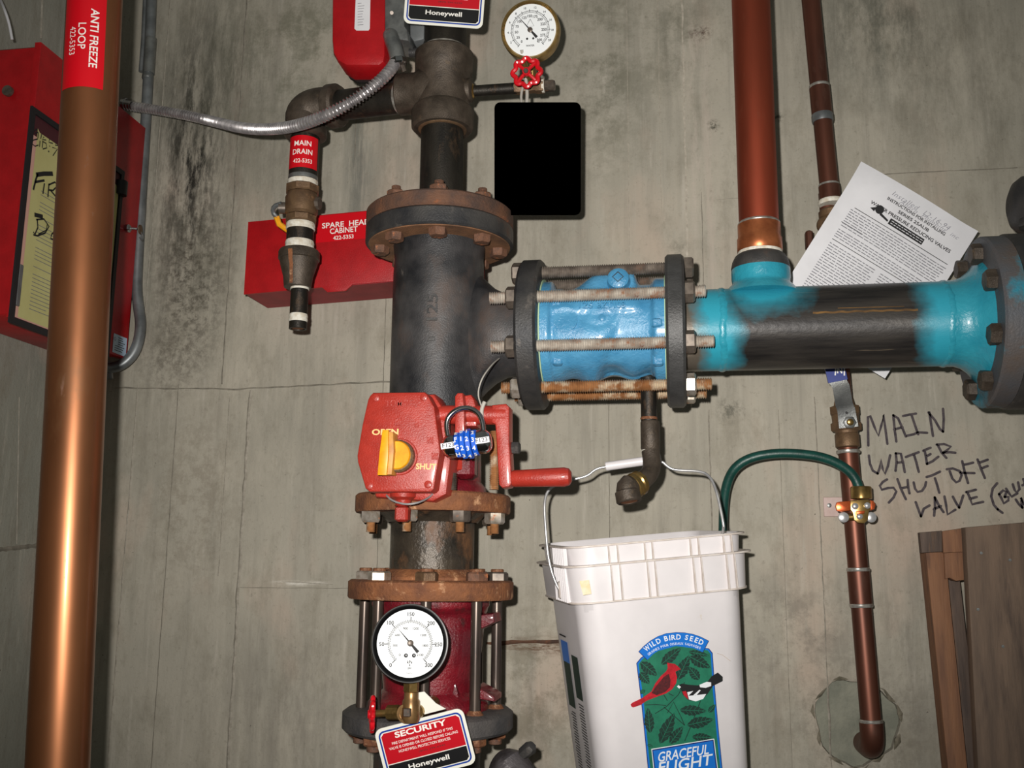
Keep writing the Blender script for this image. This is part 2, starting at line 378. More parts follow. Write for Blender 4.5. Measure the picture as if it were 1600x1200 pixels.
def text2d(s, bold=0.0, sp=1.0, shear=0.0):
    k = (s, bold, sp, shear)
    if k in _tc: return _tc[k]
    c = bpy.data.curves.new('t', 'FONT'); c.body = s; c.size = 1; c.offset = bold; c.space_character = sp; c.shear = shear
    c.resolution_u = 3; c.fill_mode = 'FRONT'
    o = bpy.data.objects.new('t', c); COL.objects.link(o)
    dg = bpy.context.evaluated_depsgraph_get(); me = o.evaluated_get(dg).to_mesh()
    vs = [(p.co.x, p.co.y) for p in me.vertices]; fs = [tuple(p.vertices) for p in me.polygons]
    o.evaluated_get(dg).to_mesh_clear(); bpy.data.objects.remove(o); bpy.data.curves.remove(c)
    x0 = min(p[0] for p in vs); x1 = max(p[0] for p in vs); y0 = min(p[1] for p in vs); y1 = max(p[1] for p in vs)
    r = ([(((x-x0)/(x1-x0))-.5, ((y-y0)/(y1-y0))-.5) for x, y in vs], fs, (x1-x0)/(y1-y0)); _tc[k] = r; return r
def text(mb, s, cu, cv, w_, h, P, n=0.0, bold=0.0, rot=0.0, sp=1.0, shear=0.0, thick=0.0):
    vs, fs, asp = text2d(s, bold, sp, shear)
    if h is None: h = w_/asp
    if w_ is None: w_ = h*asp
    ca, sa = math.cos(rot), math.sin(rot)
    q = [(cu+(x*w_)*ca-(y*h)*sa, cv+(x*w_)*sa+(y*h)*ca) for x, y in vs]
    mb.add([P(u, v, n) for u, v in q], fs)
    if thick:
        o = len(mb.v); mb.add([P(u, v, n-thick) for u, v in q], [])
        a = o-len(q); cnt = {}
        for f in fs:
            for i in range(len(f)):
                e = (f[i], f[(i+1) % len(f)]); k2 = tuple(sorted(e)); cnt.setdefault(k2, []).append(e)
        for k2, es in cnt.items():
            if len(es) == 1: i, j = es[0]; mb.f.append((a+i, a+j, o+j, o+i))
    return mb
def bolts(parent, O, ax, R, angs, L, hr, hh, m, nutm, stick=.012, front=V((0,-1,0)), nutname='nut', nr=None, name='bolt', headlen=True, nuts2=False, pick=None):
    """bolts through a flange: shank along +ax from O (head below O), nut at +L as a sub-part"""
    ax = V(ax).normalized(); f = V(front); f = (f-ax*f.dot(ax)).normalized(); sd = ax.cross(f)
    nr = nr or hr
    b = MB(); sr = hr*.52
    if headlen: b.hexa((0,0,0), (0,0,-1), hr, hh)
    b.cyl((0,0,0), (0,0,L+hh), sr, 10)
    pr = []; t = L+hh; p = .0022
    while t < L+hh+stick: pr += [(t, sr), (t+p/2, sr*.84)]; t += p
    if len(pr) > 1: b.lathe((0,0,0), (0,0,1), pr, 10)
    me = bpy.data.meshes.new(name); me.from_pydata([tuple(p) for p in b.v], [], b.f); fixm(me, m)
    c = MB(); c.hexa((0,0,0), (0,0,1), nr, hh); me2 = bpy.data.meshes.new(nutname); me2.from_pydata([tuple(p) for p in c.v], [], c.f); fixm(me2, nutm)
    q = V((0,0,1)).rotation_difference(ax)
    out = []
    for i, a in enumerate(angs):
        pos = V(O) + (f*math.cos(D(a))+sd*math.sin(D(a)))*R
        mm = me
        o = link(name, me, parent, pos, q @ Quaternion((0,0,1), D(17*i)))
        n_ = bpy.data.objects.new(nutname, me2); COL.objects.link(n_); n_.parent = o; n_.location = (0,0,L)
        if pick and i in pick: n_.material_slots[0].link = 'OBJECT'; n_.material_slots[0].material = pick[i]
        out.append(o)
    return out
def fixm(me, m):
    bm = bmesh.new(); bm.from_mesh(me); bmesh.ops.recalc_face_normals(bm, faces=bm.faces); bm.to_mesh(me); bm.free()
    me.polygons.foreach_set('use_smooth', [True]*len(me.polygons)); me.set_sharp_from_angle(angle=D(38)); me.materials.append(m)
def rodmb(p0, p1, r, pitch=.0026, n=10, depth=.24):
    p0 = V(p0); p1 = V(p1); L = (p1-p0).length; pr = []; k = int(L/pitch)
    for i in range(k): pr += [(i*pitch, r), (i*pitch+pitch*.5, r*(1-depth))]
    return MB().lathe(p0, p1-p0, pr, n)
def wheel(name, O, ax, R, m, parent, lobes=8):
    """scalloped cast handwheel with open spokes"""
    u, v, a = basis(ax); O = V(O); N = 64; pts = []
    mb = MB()
    pts = [O + (u*math.cos(2*math.pi*i/N)+v*math.sin(2*math.pi*i/N))*R*(.86+.09*math.cos(lobes*2*math.pi*i/N)) for i in range(N)]
    mb.tube(pts, R*.16, 8, loop=True)
    for k in range(lobes//2):
        t = 2*math.pi*(k+.5)/(lobes/2); d = u*math.cos(t)+v*math.sin(t)
        mb.tube([O+d*R*.15+a*R*.12, O+d*R*.5+a*R*.08, O+d*R*.84], R*.12, 8)
    mb.lathe(O-a*R*.14, a, [(0, R*.26), (R*.28, R*.3), (R*.42, R*.24)], 16)
    return mb.build(name, m, parent)
# ------------------------------------------------------------------ the room
Y0 = -0.26                                   # the riser and the header stand this far off the wall
XZ = lambda u, v, n=0.0: V((u, -n, v))       # the back wall's own plane, n = out of the wall
def wx(px, py): p = W(px, py, 0); return (p.x, p.z)
XL = W(112, 760, 0).x
hc = wx(1338, 1128)
hole = []
for i in range(30):
    a = 2*math.pi*i/30; r_ = .066*(1+.05*math.sin(3*a+1)+.035*math.sin(7*a)+.02*random.uniform(-1,1))
    hole.append((hc[0]+r_*math.cos(a), hc[1]+r_*1.02*math.sin(a)))
def stn(px, py, rx, rz, s, c, sc=24, st=(1,1,.25)):
    p = wx(px, py); return (p[0], p[1], rx, rz, s, c, sc, st)
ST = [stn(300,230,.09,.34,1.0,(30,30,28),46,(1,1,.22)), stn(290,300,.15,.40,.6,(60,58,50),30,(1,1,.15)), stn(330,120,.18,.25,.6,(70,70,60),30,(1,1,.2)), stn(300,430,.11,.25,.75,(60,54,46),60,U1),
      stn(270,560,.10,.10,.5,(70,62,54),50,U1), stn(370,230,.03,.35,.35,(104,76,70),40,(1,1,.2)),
      stn(560,250,.04,.3,.6,(88,92,88),14,(1,1,.1)), stn(470,80,.25,.25,.55,(92,94,76),8,U1), stn(430,230,.12,.25,.35,(100,98,88),10,(1,1,.3)),
      stn(940,110,.11,.30,.6,(92,92,76),7,U1), stn(1060,60,.10,.20,.5,(98,98,84),7,U1), stn(1380,40,.16,.2,.65,(84,86,76),9,(1,1,.4)),
      stn(1500,120,.25,.3,.45,(100,96,84),6,(1,1,.3)), stn(1290,40,.1,.2,.3,(98,92,80),20,(1,1,.2)),
      stn(860,300,.1,.3,.3,(112,106,94),12,(1,1,.2)), stn(1240,990,.16,.14,.5,(112,106,98),14,U1), stn(1440,1010,.12,.16,.45,(110,106,98),12,(1,1,.3)),
      stn(1340,1130,.15,.13,.6,(104,98,88),36,U1), stn(860,1010,.14,.020,1.0,(92,62,42),26,(.5,1,2)), stn(840,1080,.12,.2,.5,(100,94,76),16,U1),
      stn(300,780,.14,.25,.4,(116,106,92),26,U1), stn(500,1100,.3,.2,.45,(112,106,98),10,(1,1,.3)), stn(440,700,.2,.3,.25,(118,116,108),8,(1,1,.2)),
      stn(1110,300,.02,.4,.5,(190,176,164),20,(1,1,.1)), stn(1000,450,.2,.3,.5,(178,168,152),6,(1,1,.2)), stn(470,911,.07,.006,1.0,(214,210,200),60,(.3,1,2)),
      stn(1140,640,.03,.03,.9,(104,102,92),60,U1), stn(1115,196,.014,.016,1.0,(76,74,64),90,U1), stn(1216,184,.014,.012,1.0,(90,88,78),90,U1), stn(1092,52,.03,.02,1.0,(84,66,56),110,U1), stn(1060,400,.03,.06,.6,(120,116,104),30,U1), stn(1088,150,.022,.45,.8,(196,184,172),10,(1,1,.2)), stn(300,300,.4,.9,.35,(112,110,98),5,(1,1,.4))]
CONC = concrete('formed_concrete', ST)
CONCL = concrete('side_wall_concrete', [], 1, (158,156,146), (142,142,132))
RIDGE = mat('form_joint_fin', (166,160,148), (132,126,114), 60, rough=.9, bump=.002, bs=180)
PALE = mat('lime_run', (206,198,184), (168,160,146), 90, rough=.9)
CRACK = mat('form_joint_dark', (108,104,94), (140,134,122), 50, rough=.95)  # darker concrete tone for the form joint lines
FLOORM = mat('concrete_floor', (120,116,108), (96,94,88), 6, rough=.9, bump=.002, bs=60)
XR, ZT, YF = 2.2, 2.75, -3.4
mb = MB()
outer = [(XL, 0), (XR, 0), (XR, ZT), (XL, ZT)]
tri = tessellate_polygon([[V((a, b, 0)) for a, b in outer], [V((a, b, 0)) for a, b in hole]])
al = outer+hole
mb.add([XZ(a, b) for a, b in al], [tuple(t) for t in tri])
mb.rings([[XZ(a, b, 0) for a, b in hole], [XZ(hc[0]+(a-hc[0])*.97, hc[1]+(b-hc[1])*.97, -.012) for a, b in hole]], cap0=False, cap1=False)
mb.box(((XL+XR)/2, .13, ZT/2), (XR-XL, .12, ZT))
wall = mb.build('wall_back', CONC, origin=(0,0,0)); tag(wall, kind='structure')
mb = MB().prism([(hc[0]+(a-hc[0])*.975, hc[1]+(b-hc[1])*.975) for a, b in hole], XZ, -.03, -.008)
mb.build('grout_patch', MORTAR, wall)
mb = MB()
lp = [(hc[0]+(a-hc[0])*(1.03+.04*math.sin(5*i)), hc[1]+(b-hc[1])*(1.03+.04*math.cos(3*i))) for i, (a, b) in enumerate(hole)]
mb.tube([XZ(a, b, -.001) for a, b in lp], .0045, 6, loop=True, mod=lambda k: .0006+.0042*max(0, math.sin(k*2.3))*(1.3 if k % 30 < 6 or k % 30 > 24 else .8))
mb.build('broken_lip', LIP, wall)
# fins and joints the formwork left
def fin(pts, wd, h, m=RIDGE, name='form_fin'):
    q = []
    for (x0, z0), (x1, z1) in zip(pts[:-1], pts[1:]):
        k = max(2, int(math.hypot(x1-x0, z1-z0)/.02))
        q += [(x0+(x1-x0)*i/k, z0+(z1-z0)*i/k) for i in range(k)]
    q.append(pts[-1]); L = []; R_ = []; T = []
    for k, (x, z) in enumerate(q):
        a = q[min(k+1, len(q)-1)]; b = q[max(k-1, 0)]; t = V((a[0]-b[0], a[1]-b[1])).normalized(); nn = V((-t.y, t.x))
        ww = wd*(.6+.5*abs(math.sin(k*.9))+random.uniform(-.1,.1))/2; j = random.uniform(-1,1)*wd*.18
        p = V((x, z))+nn*j
        L.append(XZ(*(p+nn*ww), -.0006)); R_.append(XZ(*(p-nn*ww), -.0006)); T.append(XZ(*p, h*(.6+.4*random.random())))
    MB().rings([L, T, R_], closed=False, cap0=False, cap1=False).build(name, m, wall)
def vline(px, y0, y1, wd, h, m=RIDGE):
    a = wx(px, (y0+y1)/2); fin([(a[0], wx(px, y0)[1]), (a[0], wx(px, y1)[1])], wd, h, m)
vline(190, 600, 1250, .004, .0016); vline(256, 600, 1250, .0035, .001, CRACK); vline(246, -60, 560, .004, .0012)
vline(372, 610, 1250, .009, .0022); vline(368, -60, 600, .005, .0012, CRACK); vline(982, -60, 560, .0022, .0009, PALE); vline(1030, -60, 330, .0022, .0009, PALE); vline(1072, -60, 640, .005, .0014, PALE)
vline(952, 600, 900, .002, .0008, CRACK); vline(1110, 640, 840, .004, .0014); vline(560, -60, 250, .005, .0008, CRACK)
vline(1098, 300, 480, .003, .001); vline(1286, 620, 1200, .0035, .001); vline(1228, 640, 1250, .002, .0007)
vline(350, 620, 900, .003, .001); vline(1470, 860, 1250, .006, .001); vline(590, 460, 1250, .003, .0008, CRACK)
fin([wx(180, 606), wx(372, 608), wx(612, 596)], .005, .0012, CRACK); fin([wx(760, 1005), wx(875, 1003)], .008, .003, RUSTB)
fin([wx(1340, 276), wx(1420, 270), wx(1590, 262)], .003, .001, CRACK); fin([wx(372, 918), wx(612, 920)], .002, .0006, CRACK)
fin([wx(440, 909), wx(520, 913)], .002, .0006, RIDGE); fin([wx(820, 1180), wx(850, 1172)], .002, .0006, CRACK)
fin([wx(1120, 312), wx(1160, 309)], .002, .0006)
# handwriting on the wall in marker
HW = [[(95,435),(93,300),(92,178),(110,168),(150,270),(185,350),(210,260),(230,160),(248,290),(265,420)],
 [(318,165),(330,290),(345,400)], [(318,165),(360,192),(395,270),(430,355)], [(325,292),(400,272)],
 [(405,172),(460,160),(520,150)], [(480,160),(510,250),(540,335)], [(440,348),(500,335),(540,318),(620,322)],
 [(640,140),(655,240),(672,350)], [(632,140),(690,210),(735,290),(762,312)], [(762,108),(768,200),(762,312)],
 [(100,525),(110,600),(135,660),(178,686)], [(178,686),(195,640),(210,560),(222,640),(242,690),(270,620),(290,522)],
 [(340,505),(348,580),(338,662)], [(340,505),(385,508),(405,590),(420,672)], [(345,590),(405,582)],
 [(430,538),(490,515),(545,495)], [(500,510),(525,590),(545,670)],
 [(585,482),(650,455)], [(598,482),(610,540),(618,600)], [(608,535),(650,512)], [(618,600),(670,575),(720,535)],
 [(712,425),(750,500),(792,546)], [(705,428),(770,422),(832,445),(795,480),(762,500)], [(762,500),(820,495),(872,500)],
 [(262,738),(225,760),(198,795),(215,830),(270,815),(320,812),(345,845),(320,900),(278,945)],
 [(355,735),(385,820),(430,915)], [(446,742),(450,800),(462,862)], [(388,818),(452,803)],
 [(500,765),(512,820),(535,850),(575,840),(602,800),(610,762)],
 [(615,717),(670,700),(735,668)], [(690,728),(710,790),(728,856)],
 [(795,648),(850,640),(905,662),(928,700),(910,750),(880,765),(845,730),(822,665)],
 [(933,575),(955,670),(985,770)], [(940,608),(985,600),(1030,588)], [(905,660),(930,680),(1042,682)],
 [(1070,560),(1100,640),(1135,725)], [(1078,592),(1160,562)], [(1098,642),(1160,618)],
 [(518,940),(540,1000),(565,1068)], [(565,1068),(590,1000),(642,970)],
 [(688,898),(690,980),(682,1062)], [(688,898),(725,970),(766,1030)], [(680,1005),(742,975)],
 [(775,890),(790,970),(802,1052),(872,1008)], [(850,892),(880,950),(906,990)], [(906,990),(925,935),(942,882)],
 [(968,852),(1055,830)], [(978,850),(1000,900),(1022,960),(1120,938)], [(1000,912),(1062,895)],
 [(1245,772),(1205,820),(1192,890),(1215,965),(1250,1005)], [(1250,1005),(1292,1036)],
 [(1262,870),(1285,910),(1305,952),(1345,925),(1348,895),(1312,895)], [(1262,870),(1300,835),(1328,850),(1312,895)],
 [(1325,820),(1350,860),(1375,892),(1425,862)], [(1385,782),(1400,830),(1420,855),(1445,825),(1432,765)],
 [(1478,735),(1500,790),(1520,830),(1570,800)], [(1470,790),(1520,770)],
 [(1412,918),(1440,960),(1470,990)], [(1470,990),(1462,930),(1455,900),(1486,960),(1520,930)], [(1530,850),(1560,930),(1600,900)]]
mb = MB()
for st_ in HW:
    q = [wx(1340+x*.175, 620+y*.175) for x, y in st_]; mb.ribbon(q, .0042, XZ, .0006)
    for e in (q[0], q[-1]): mb.sheet(circ(e[0], e[1], .0021, 8), XZ, .0007)
mb.build('handwriting', MARK, wall)
o = MB().box((XL-.06, (YF)/2, ZT/2), (.12, -YF, ZT)).build('wall_left', CONCL, origin=(XL, 0, 0)); tag(o, kind='structure'); wl = o
YZL = lambda u, v, n=0.0: V((XL+n, u, v))
def finl(p0, p1, wd, h, m=CRACK):
    a = PX(p0[0], p0[1], XL); b = PX(p1[0], p1[1], XL); N_ = 14; L = []; T = []; R_ = []
    for k in range(N_+1):
        p = a.lerp(b, k/N_); t = (b-a).normalized(); nn = V((0, -t.z, t.y)); q = wd*(.6+.4*abs(math.sin(k*1.3)))/2
        L.append(p+nn*q+V((-.0006,0,0))); R_.append(p-nn*q+V((-.0006,0,0))); T.append(p+V((h,0,0)))
    MB().rings([L, T, R_], closed=False, cap0=False, cap1=False).build('form_fin', m, wl)
finl((-30,862),(62,852),.012,.002); finl((66,0),(64,60),.008,.002,RIDGE); finl((30,620),(26,850),.003,.001,RIDGE)
o = MB().box(((XL+XR)/2, YF/2, -.05), (XR-XL+.24, -YF+.3, .1)).build('floor', FLOORM, origin=(0,0,0)); tag(o, kind='structure')

# ------------------------------------------------------------------ fire riser, axis and levels
RX = W(686, 420, Y0).x
AX = lambda z: V((RX, Y0, z))
def zf(py, r): return W(686, py, Y0-r).z      # a level seen on the near rim of radius r
def zc(py): return W(686, py, Y0).z
FR = .1185
zA, zB, zC_ = zf(292, FR), zf(317, FR), zf(347, FR)   # rusty companion flange, then the tee's own flange
Z = V((0,0,1))

# top: riser pipe, cross, drain branch
t = thing('riser_pipe', 'black steel riser pipe rising out of the threaded cross at the top', 'pipe', AX(zc(70)))
rs = 34*S(686, 240, Y0)
MB().cyl(AX(zc(78)), AX(2.6), rs*1.0, 40).build('pipe', STEELP, t)
MB().lathe(AX(zc(84)), Z, [(0, rs*1.02), (.006, rs*1.05), (.008, rs*1.0)], 40).build('thread_ring', SOLDER, t)
zx = zc(142)
t = thing('pipe_cross', 'oxidised iron threaded cross between the riser pipe and the black neck pipe', 'pipe fitting', AX(zx))
rb = 42*S(686, 142, Y0); rn = 48*S(686, 142, Y0)
z0_, z1_ = zc(204), zc(84)
MB().lathe(AX(z0_), Z, [(0, rn*.92), (.004, rn), (.030, rn*1.02), (.036, rn*.96), (.040, rb), ((z1_-z0_)-.040, rb*.98), ((z1_-z0_)-.034, rn*.94), ((z1_-z0_)-.004, rn*.96), ((z1_-z0_), rn*.88)], 44).build('body', BRNIRON, t)
lx = W(622, 150, Y0).x
MB().lathe((RX-.01, Y0, zx-.002), (-1,0,0), [(0, rb*.95), (.03, rb*.86), (.036, .034), (RX-lx-.012, .034), (RX-lx-.010, .032)], 36).build('side_outlet', BRNIRON, t)
MB().lathe((RX, Y0, zx-.003), (1,0,0), [(0, .02), (rb+.002, .02), (rb+.006, .013)], 24).build('side_boss', BRNIRON, t)
MB().lathe(AX(z0_-.002), Z, [(0, rs*1.02), (.002, rs*1.12), (.004, rn*.8)], 40).build('joint_compound', BRONZE, t)
t = thing('neck_pipe', 'short black steel pipe between the iron cross and the rusty upper flange', 'pipe', AX(zA))
MB().cyl(AX(zA-.01), AX(z0_+.02), rs*.98, 40).build('pipe', STEELP, t)
MB().lathe(AX(zA), Z, [(0, rs*1.06), (.012, rs*1.03)], 40).build('thread_ring', BRONZE, t)

# upper flanges
def flange(name, m, z0, z1, r, parent, bore=.05, ch=.003, hub=None):
    pr = [(0, bore), (0, r-ch), (ch, r), (z1-z0-ch, r), (z1-z0, r-ch), (z1-z0, bore)]
    return MB().lathe(AX(z0), Z, pr, 72).build(name, m, parent)
t = thing('companion_flange', 'brown rusty companion flange bolted on top of the black flanged tee', 'flange', AX(zB))
flange('flange_disc', RUSTB, zB, zA, FR, t, rs*.9)
MB().lathe(AX(zA), Z, [(-.002, rs*1.5), (.012, rs*1.25), (.012, rs)], 40).build('hub', RUSTB, t)
tee = thing('flanged_tee', 'big black cast iron flanged tee with raised 125 on its side', 'pipe fitting', AX(zc(640)))
flange('flange_disc', BLACKI, zC_, zB-.0005, FR, tee, .06)
MB().lathe(AX(zC_-.0012), Z, [(0, .069), (0, FR-.006), (.002, FR-.004), (.002, .069)], 64).build('rusty_face', UNDER, tee)
bolts(tee, AX(zC_), Z, FR*.80, [12+45*k for k in range(8)], zA-zC_, .0145, .013, RUSTBOLT, RUSTBOLT, .008)
RB = 71*S(684, 470, Y0)
zbot = zc(652)
MB().lathe(AX(zbot), Z, [(0, RB*.96), (.02, RB), (zC_-zbot-.05, RB), (zC_-zbot-.02, RB*.985), (zC_-zbot, RB*1.02)], 64, cap1=False).build('body', TEEM, tee)
# branch with fillets above and below
HP = W(1080, 517, Y0); zH = HP.z
fx = [W(p, 517, Y0).x for p in (690, 735, 752, 762, 775, 792, 815, 830)]
Rb = .0615; hgt = [.108, .108, .099, .087, .075, .066, .0625, .066]
mb = MB(); rr = []
for x, h_, yy in zip(fx, hgt, [.3, .62, .82, .93, 1, 1, 1, 1.04]):
    rr.append([V((x, Y0+Rb*yy*math.cos(a), zH+h_*math.sin(a))) for a in [2*math.pi*i/48 for i in range(48)]])
mb.rings(rr).build('branch', TEEM, tee, sharp=60)
P = cylf(AX(0), Z, RB+.0002, (0.12,-1,0))
mb = MB(); text(mb, '125', 0, zc(498), .042, .017, P, .0022, .02, D(90), thick=.003); text(mb, 'B', 0, zc(545), None, .012, P, .0022, .02, D(90), thick=.003)
mb.build('raised_lettering', BLACKI, tee)

# ------------------------------------------------------------------ gauge branch, upper gauge and its valve
xg0, xg1 = RX+rb, W(806, 137, Y0).x
zg = W(760, 141, Y0).z
t = thing('gauge_branch_pipe', 'thin dark nipple running right from the iron cross to the gauge valve', 'pipe', (xg0, Y0, zg))
MB().cyl((xg0+.004, Y0, zg), (xg1+.004, Y0, zg), .0092, 20).build('pipe', STEELP, t)
MB().lathe((xg0+.001, Y0, zg), (1,0,0), [(0,.0125),(.005,.0125),(.007,.010)], 20).build('brass_collar', BRASS, t)
def gauge(name, label, cen, N, R, depth, bezel, cas, face_r, sc, needle_ang, tickr, text_sets, back_off=0):
    N = V(N).normalized(); g = thing(name, label, 'gauge', cen)
    U_ = V((0,0,1)).cross(N)*-1; U_ = V((0,0,1)).cross(-N)
    U_ = (RIGHT - N*RIGHT.dot(N)).normalized(); Vv = N.cross(U_); 
    if Vv.z < 0: Vv = -Vv
    c = V(cen)
    MB().lathe(c-N*depth, N, [(0, R*.86), (.004, R*.93), (depth*.55, R*.93), (depth*.6, R*.97)], 64).build('case', cas, g)
    MB().lathe(c-N*(depth*.42), N, [(0, R*.95), (.002, R), (depth*.42, R), (depth*.42+.003, R*.985), (depth*.42+.003, R*.93), (depth*.42, face_r), (depth*.3, face_r)], 72, cap0=True, cap1=False).build('bezel', bezel, g)
    P = plane(c+N*(.0002), U_, Vv)
    f = MB().sheet(circ(0, 0, face_r*1.01, 64), P, 0).build('dial_face', DIAL, g)
    k = MB()
    for a0, a1, r0, r1, n_, wd in tickr:
        for i in range(n_+1):
            a = D(a0+(a1-a0)*i/n_); k.ribbon([(r0*math.cos(a), r0*math.sin(a)), (r1*math.cos(a), r1*math.sin(a))], wd, P, .0003)
    for s, u, v, h_ in text_sets: text(k, s, u, v, None, h_, P, .0003, .022)
    k.build('dial_marks', INK, f)
    nd_ = MB(); a = D(needle_ang); L1, L2 = sc; d = (math.cos(a), math.sin(a)); q = (-d[1], d[0])
    nd_.prism([(d[0]*L1, d[1]*L1), (q[0]*.0011, q[1]*.0011), (-d[0]*L2*.5+q[0]*.0018, -d[1]*L2*.5+q[1]*.0018), (-d[0]*L2+q[0]*.0022, -d[1]*L2+q[1]*.0022), (-d[0]*L2-q[0]*.0022, -d[1]*L2-q[1]*.0022), (-d[0]*L2*.5-q[0]*.0018, -d[1]*L2*.5-q[1]*.0018), (-q[0]*.0011, -q[1]*.0011)], P, .0008, .0016)
    nd_.build('needle', INK, g)
    h = MB(); h.lathe(P(0,0,.0008), N, [(0,.0042),(.0014,.0042),(.002,.003)], 20); h.build('needle_hub', GREYNUT, g)
    return g, P, U_, Vv, N
gc = W(828.5, 47, Y0-.05); s_ = S(829, 47, Y0-.05)
Rg = 46.5*s_; def_n = V((-.02,-1,-.19))
def arcmarks(R, a0, a1, n): return [(a0, a1, R*.96, R, n, .0005)]
fr = 40.5*s_
labs = []
for i, s in enumerate(['0','25','50','75','100','125','150','175','200','225','250','275','300']):
    a = D(232-i*280/12); labs.append((s, fr*.54*math.cos(a), fr*.54*math.sin(a), fr*.105))
for i, s in enumerate(['2','4','6','8','10','12','14','16','18','20']):
    a = D(210-i*240/9); labs.append((s, fr*.87*math.cos(a), fr*.87*math.sin(a), fr*.085))
labs += [('WATER', 0, -fr*.6, fr*.07), ('PSI', fr*.32, -fr*.48, fr*.06), ('UL', -fr*.32, -fr*.8, fr*.08)]
g, Pg, Ug, Vg, Ng = gauge('pressure_gauge', 'brass-rimmed pressure gauge with a white dial above a red handwheel', gc, def_n, Rg, .034, BRASS, BRASS, fr, (fr*.82, fr*.4), 131, 
    [(232,-48, fr*.68, fr*.74, 60, .0005), (232,-48, fr*.68, fr*.8, 12, .0009), (232,-48, fr*.735, fr*.75, 70, .0022), (232,-48, fr*.665, fr*.675, 70, .0022)], labs)
k = MB(); k.ribbon([(0, fr*.42), (-fr*.15, fr*.14), (fr*.15, fr*.14), (0, fr*.42)], .0006, Pg, .0004)
for sx_ in (-1, 1): k.sheet(circ(sx_*fr*.12, -fr*.33, fr*.045, 10), Pg, .0004)
k.build('dial_emblem', INK, g)
MB().tube([W(824, 70, Y0-.03), W(830, 100, Y0-.012), W(832, 122, Y0)], .0075, 14).build('stem', BRASS, g)
vc = W(828, 138, Y0)
t = thing('gauge_valve', 'bronze gauge cock with a red handwheel beneath the brass-rimmed gauge', 'valve', vc)
MB().lathe(W(804, 137, Y0), (1,0,0), [(0,.011),(.012,.013),(.016,.011),(.034,.011),(.036,.0125),(.048,.0125),(.05,.009)], 6).build('body', BRONZE, t)
MB().tube([vc, vc+V((-.002,-.03,.012)), vc+V((-.003,-.055,.02))], .006, 12).build('stem', BRASS, t)
wc = W(823, 113, Y0-.06)
wheel('handwheel', wc, (-.02,-1,-.15), 24*S(823,113,Y0-.06), WHEEL, t)
MB().lathe(wc+V((0,-.004,-.001)), (-.02,-1,-.15), [(0,.0042),(.006,.0042),(.007,.003)], 6).build('wheel_nut', GREYNUT, t)
MB().lathe(W(847, 134, Y0), (1,0,0), [(0,.0115),(.004,.0115)], 20).build('thread_tape', TAPE, t)
MB().box(W(858, 134, Y0), (.020,.015,.015), ch=.002).build('square_plug', GREYNUT, t)
# the blank tag under it, hung by a tie
bc = W(840, 248, Y0-.02); s_ = S(840, 248, Y0-.02)
Pt = plane(bc, RIGHT, UP)
t = thing('valve_tag', 'blank black rounded tag hanging below the upper gauge valve', 'tag', bc+UP*88*s_)
MB().prism(rrect(135*s_, 176*s_, 9*s_, 4), Pt, -.0008, .0008).build('plate', BLANK, t)
MB().tube([W(815, 78, Y0-.045), W(818, 100, Y0-.03), W(824, 140, Y0-.02), W(823, 163, Y0-.022)], .0028, 8, smooth=2).build('tie', TIE, t)
MB().tube([W(818, 132, Y0-.014), W(814, 148, Y0-.016), W(815, 163, Y0-.022)], .0022, 8, smooth=1).build('tie', TIE, t)

# ------------------------------------------------------------------ drain branch
YD = Y0+.03
pa, pb = W(628, 153, Y0), W(520, 166, YD)
t = thing('drain_branch_pipe', 'horizontal dark steel pipe running left from the iron cross to the drain elbow', 'pipe', (pa+pb)/2)
rd = 23.5*S(560, 160, YD)
MB().cyl(pa, pb, rd, 32).build('pipe', STEELP, t)
dx = (pb-pa).normalized()
MB().lathe(pb-dx*.002, dx, [(-.010, rd*1.03), (.002, rd*1.04), (.004, rd)], 32).build('thread_tape', TAPE, t)
MB().lathe(pa, -dx, [(-.006, rd*1.02), (.003, rd*1.05), (.006, rd*1.02)], 32).build('thread_tape', SOLDER, t)
DXc = W(471, 330, YD).x
def AD(z): return V((DXc, YD, z))
def zd(py): return W(471, py, YD).z
el = [pb+dx*(-.016), pb+dx*.004, W(503, 167, YD), W(486, 171, YD), W(475, 182, YD), V((DXc, YD, zd(195))), V((DXc, YD, zd(212)))]
el[-2].x = DXc
t = thing('drain_elbow', 'dark iron elbow turning down to the drain, crossed by the flexible conduit', 'pipe fitting', AD(zd(200)))
re_ = 30*S(480, 170, YD)
MB().tube(el, re_, 32, smooth=2).build('body', BRNIRON, t)
MB().lathe(AD(zd(216)), Z, [(0, re_*.98), (.003, re_*1.1), (.016, re_*1.1), (.02, re_)], 32).build('band', BRNIRON, t)
MB().lathe(pb-dx*.012, dx, [(-.002, re_), (.002, re_*1.12), (.016, re_*1.12), (.02, re_)], 32).build('band', BRNIRON, t)
rq = 22.5*S(471, 250, YD)
t = thing('drain_nipple', 'steel drain pipe wearing the red MAIN DRAIN sticker', 'pipe', AD(zd(290)))
MB().cyl(AD(zd(294)), AD(zd(200)), rq, 32).build('pipe', STEELP, t)
MB().cyl(AD(zd(215)), AD(zd(207)), rq*1.04, 32).build('thread_tape', TAPE, t)
MB().cyl(AD(zd(291)), AD(zd(284)), rq*1.04, 32).build('thread_tape', TAPE, t)
MB().lathe(AD(zd(283)), Z, [(0, rq*1.01), (.003, rq*1.02), (.007, rq*1.01)], 32).build('thread_ring', GALV, t)
def curved_sticker(name, m, P, u0, u1, v0, v1, parent, n=.0005, nu=14):
    rs_ = [[P(u0+(u1-u0)*i/nu, v, n) for i in range(nu+1)] for v in (v0, v1)]
    return MB().rings(rs_, closed=False, cap0=False, cap1=False).build(name, m, parent)
P = cylf(AD(0), Z, rq, (0.42,-1,0))
st_ = curved_sticker('sticker', STKR, P, -rq*1.35, rq*1.05, zd(270), zd(221), t)
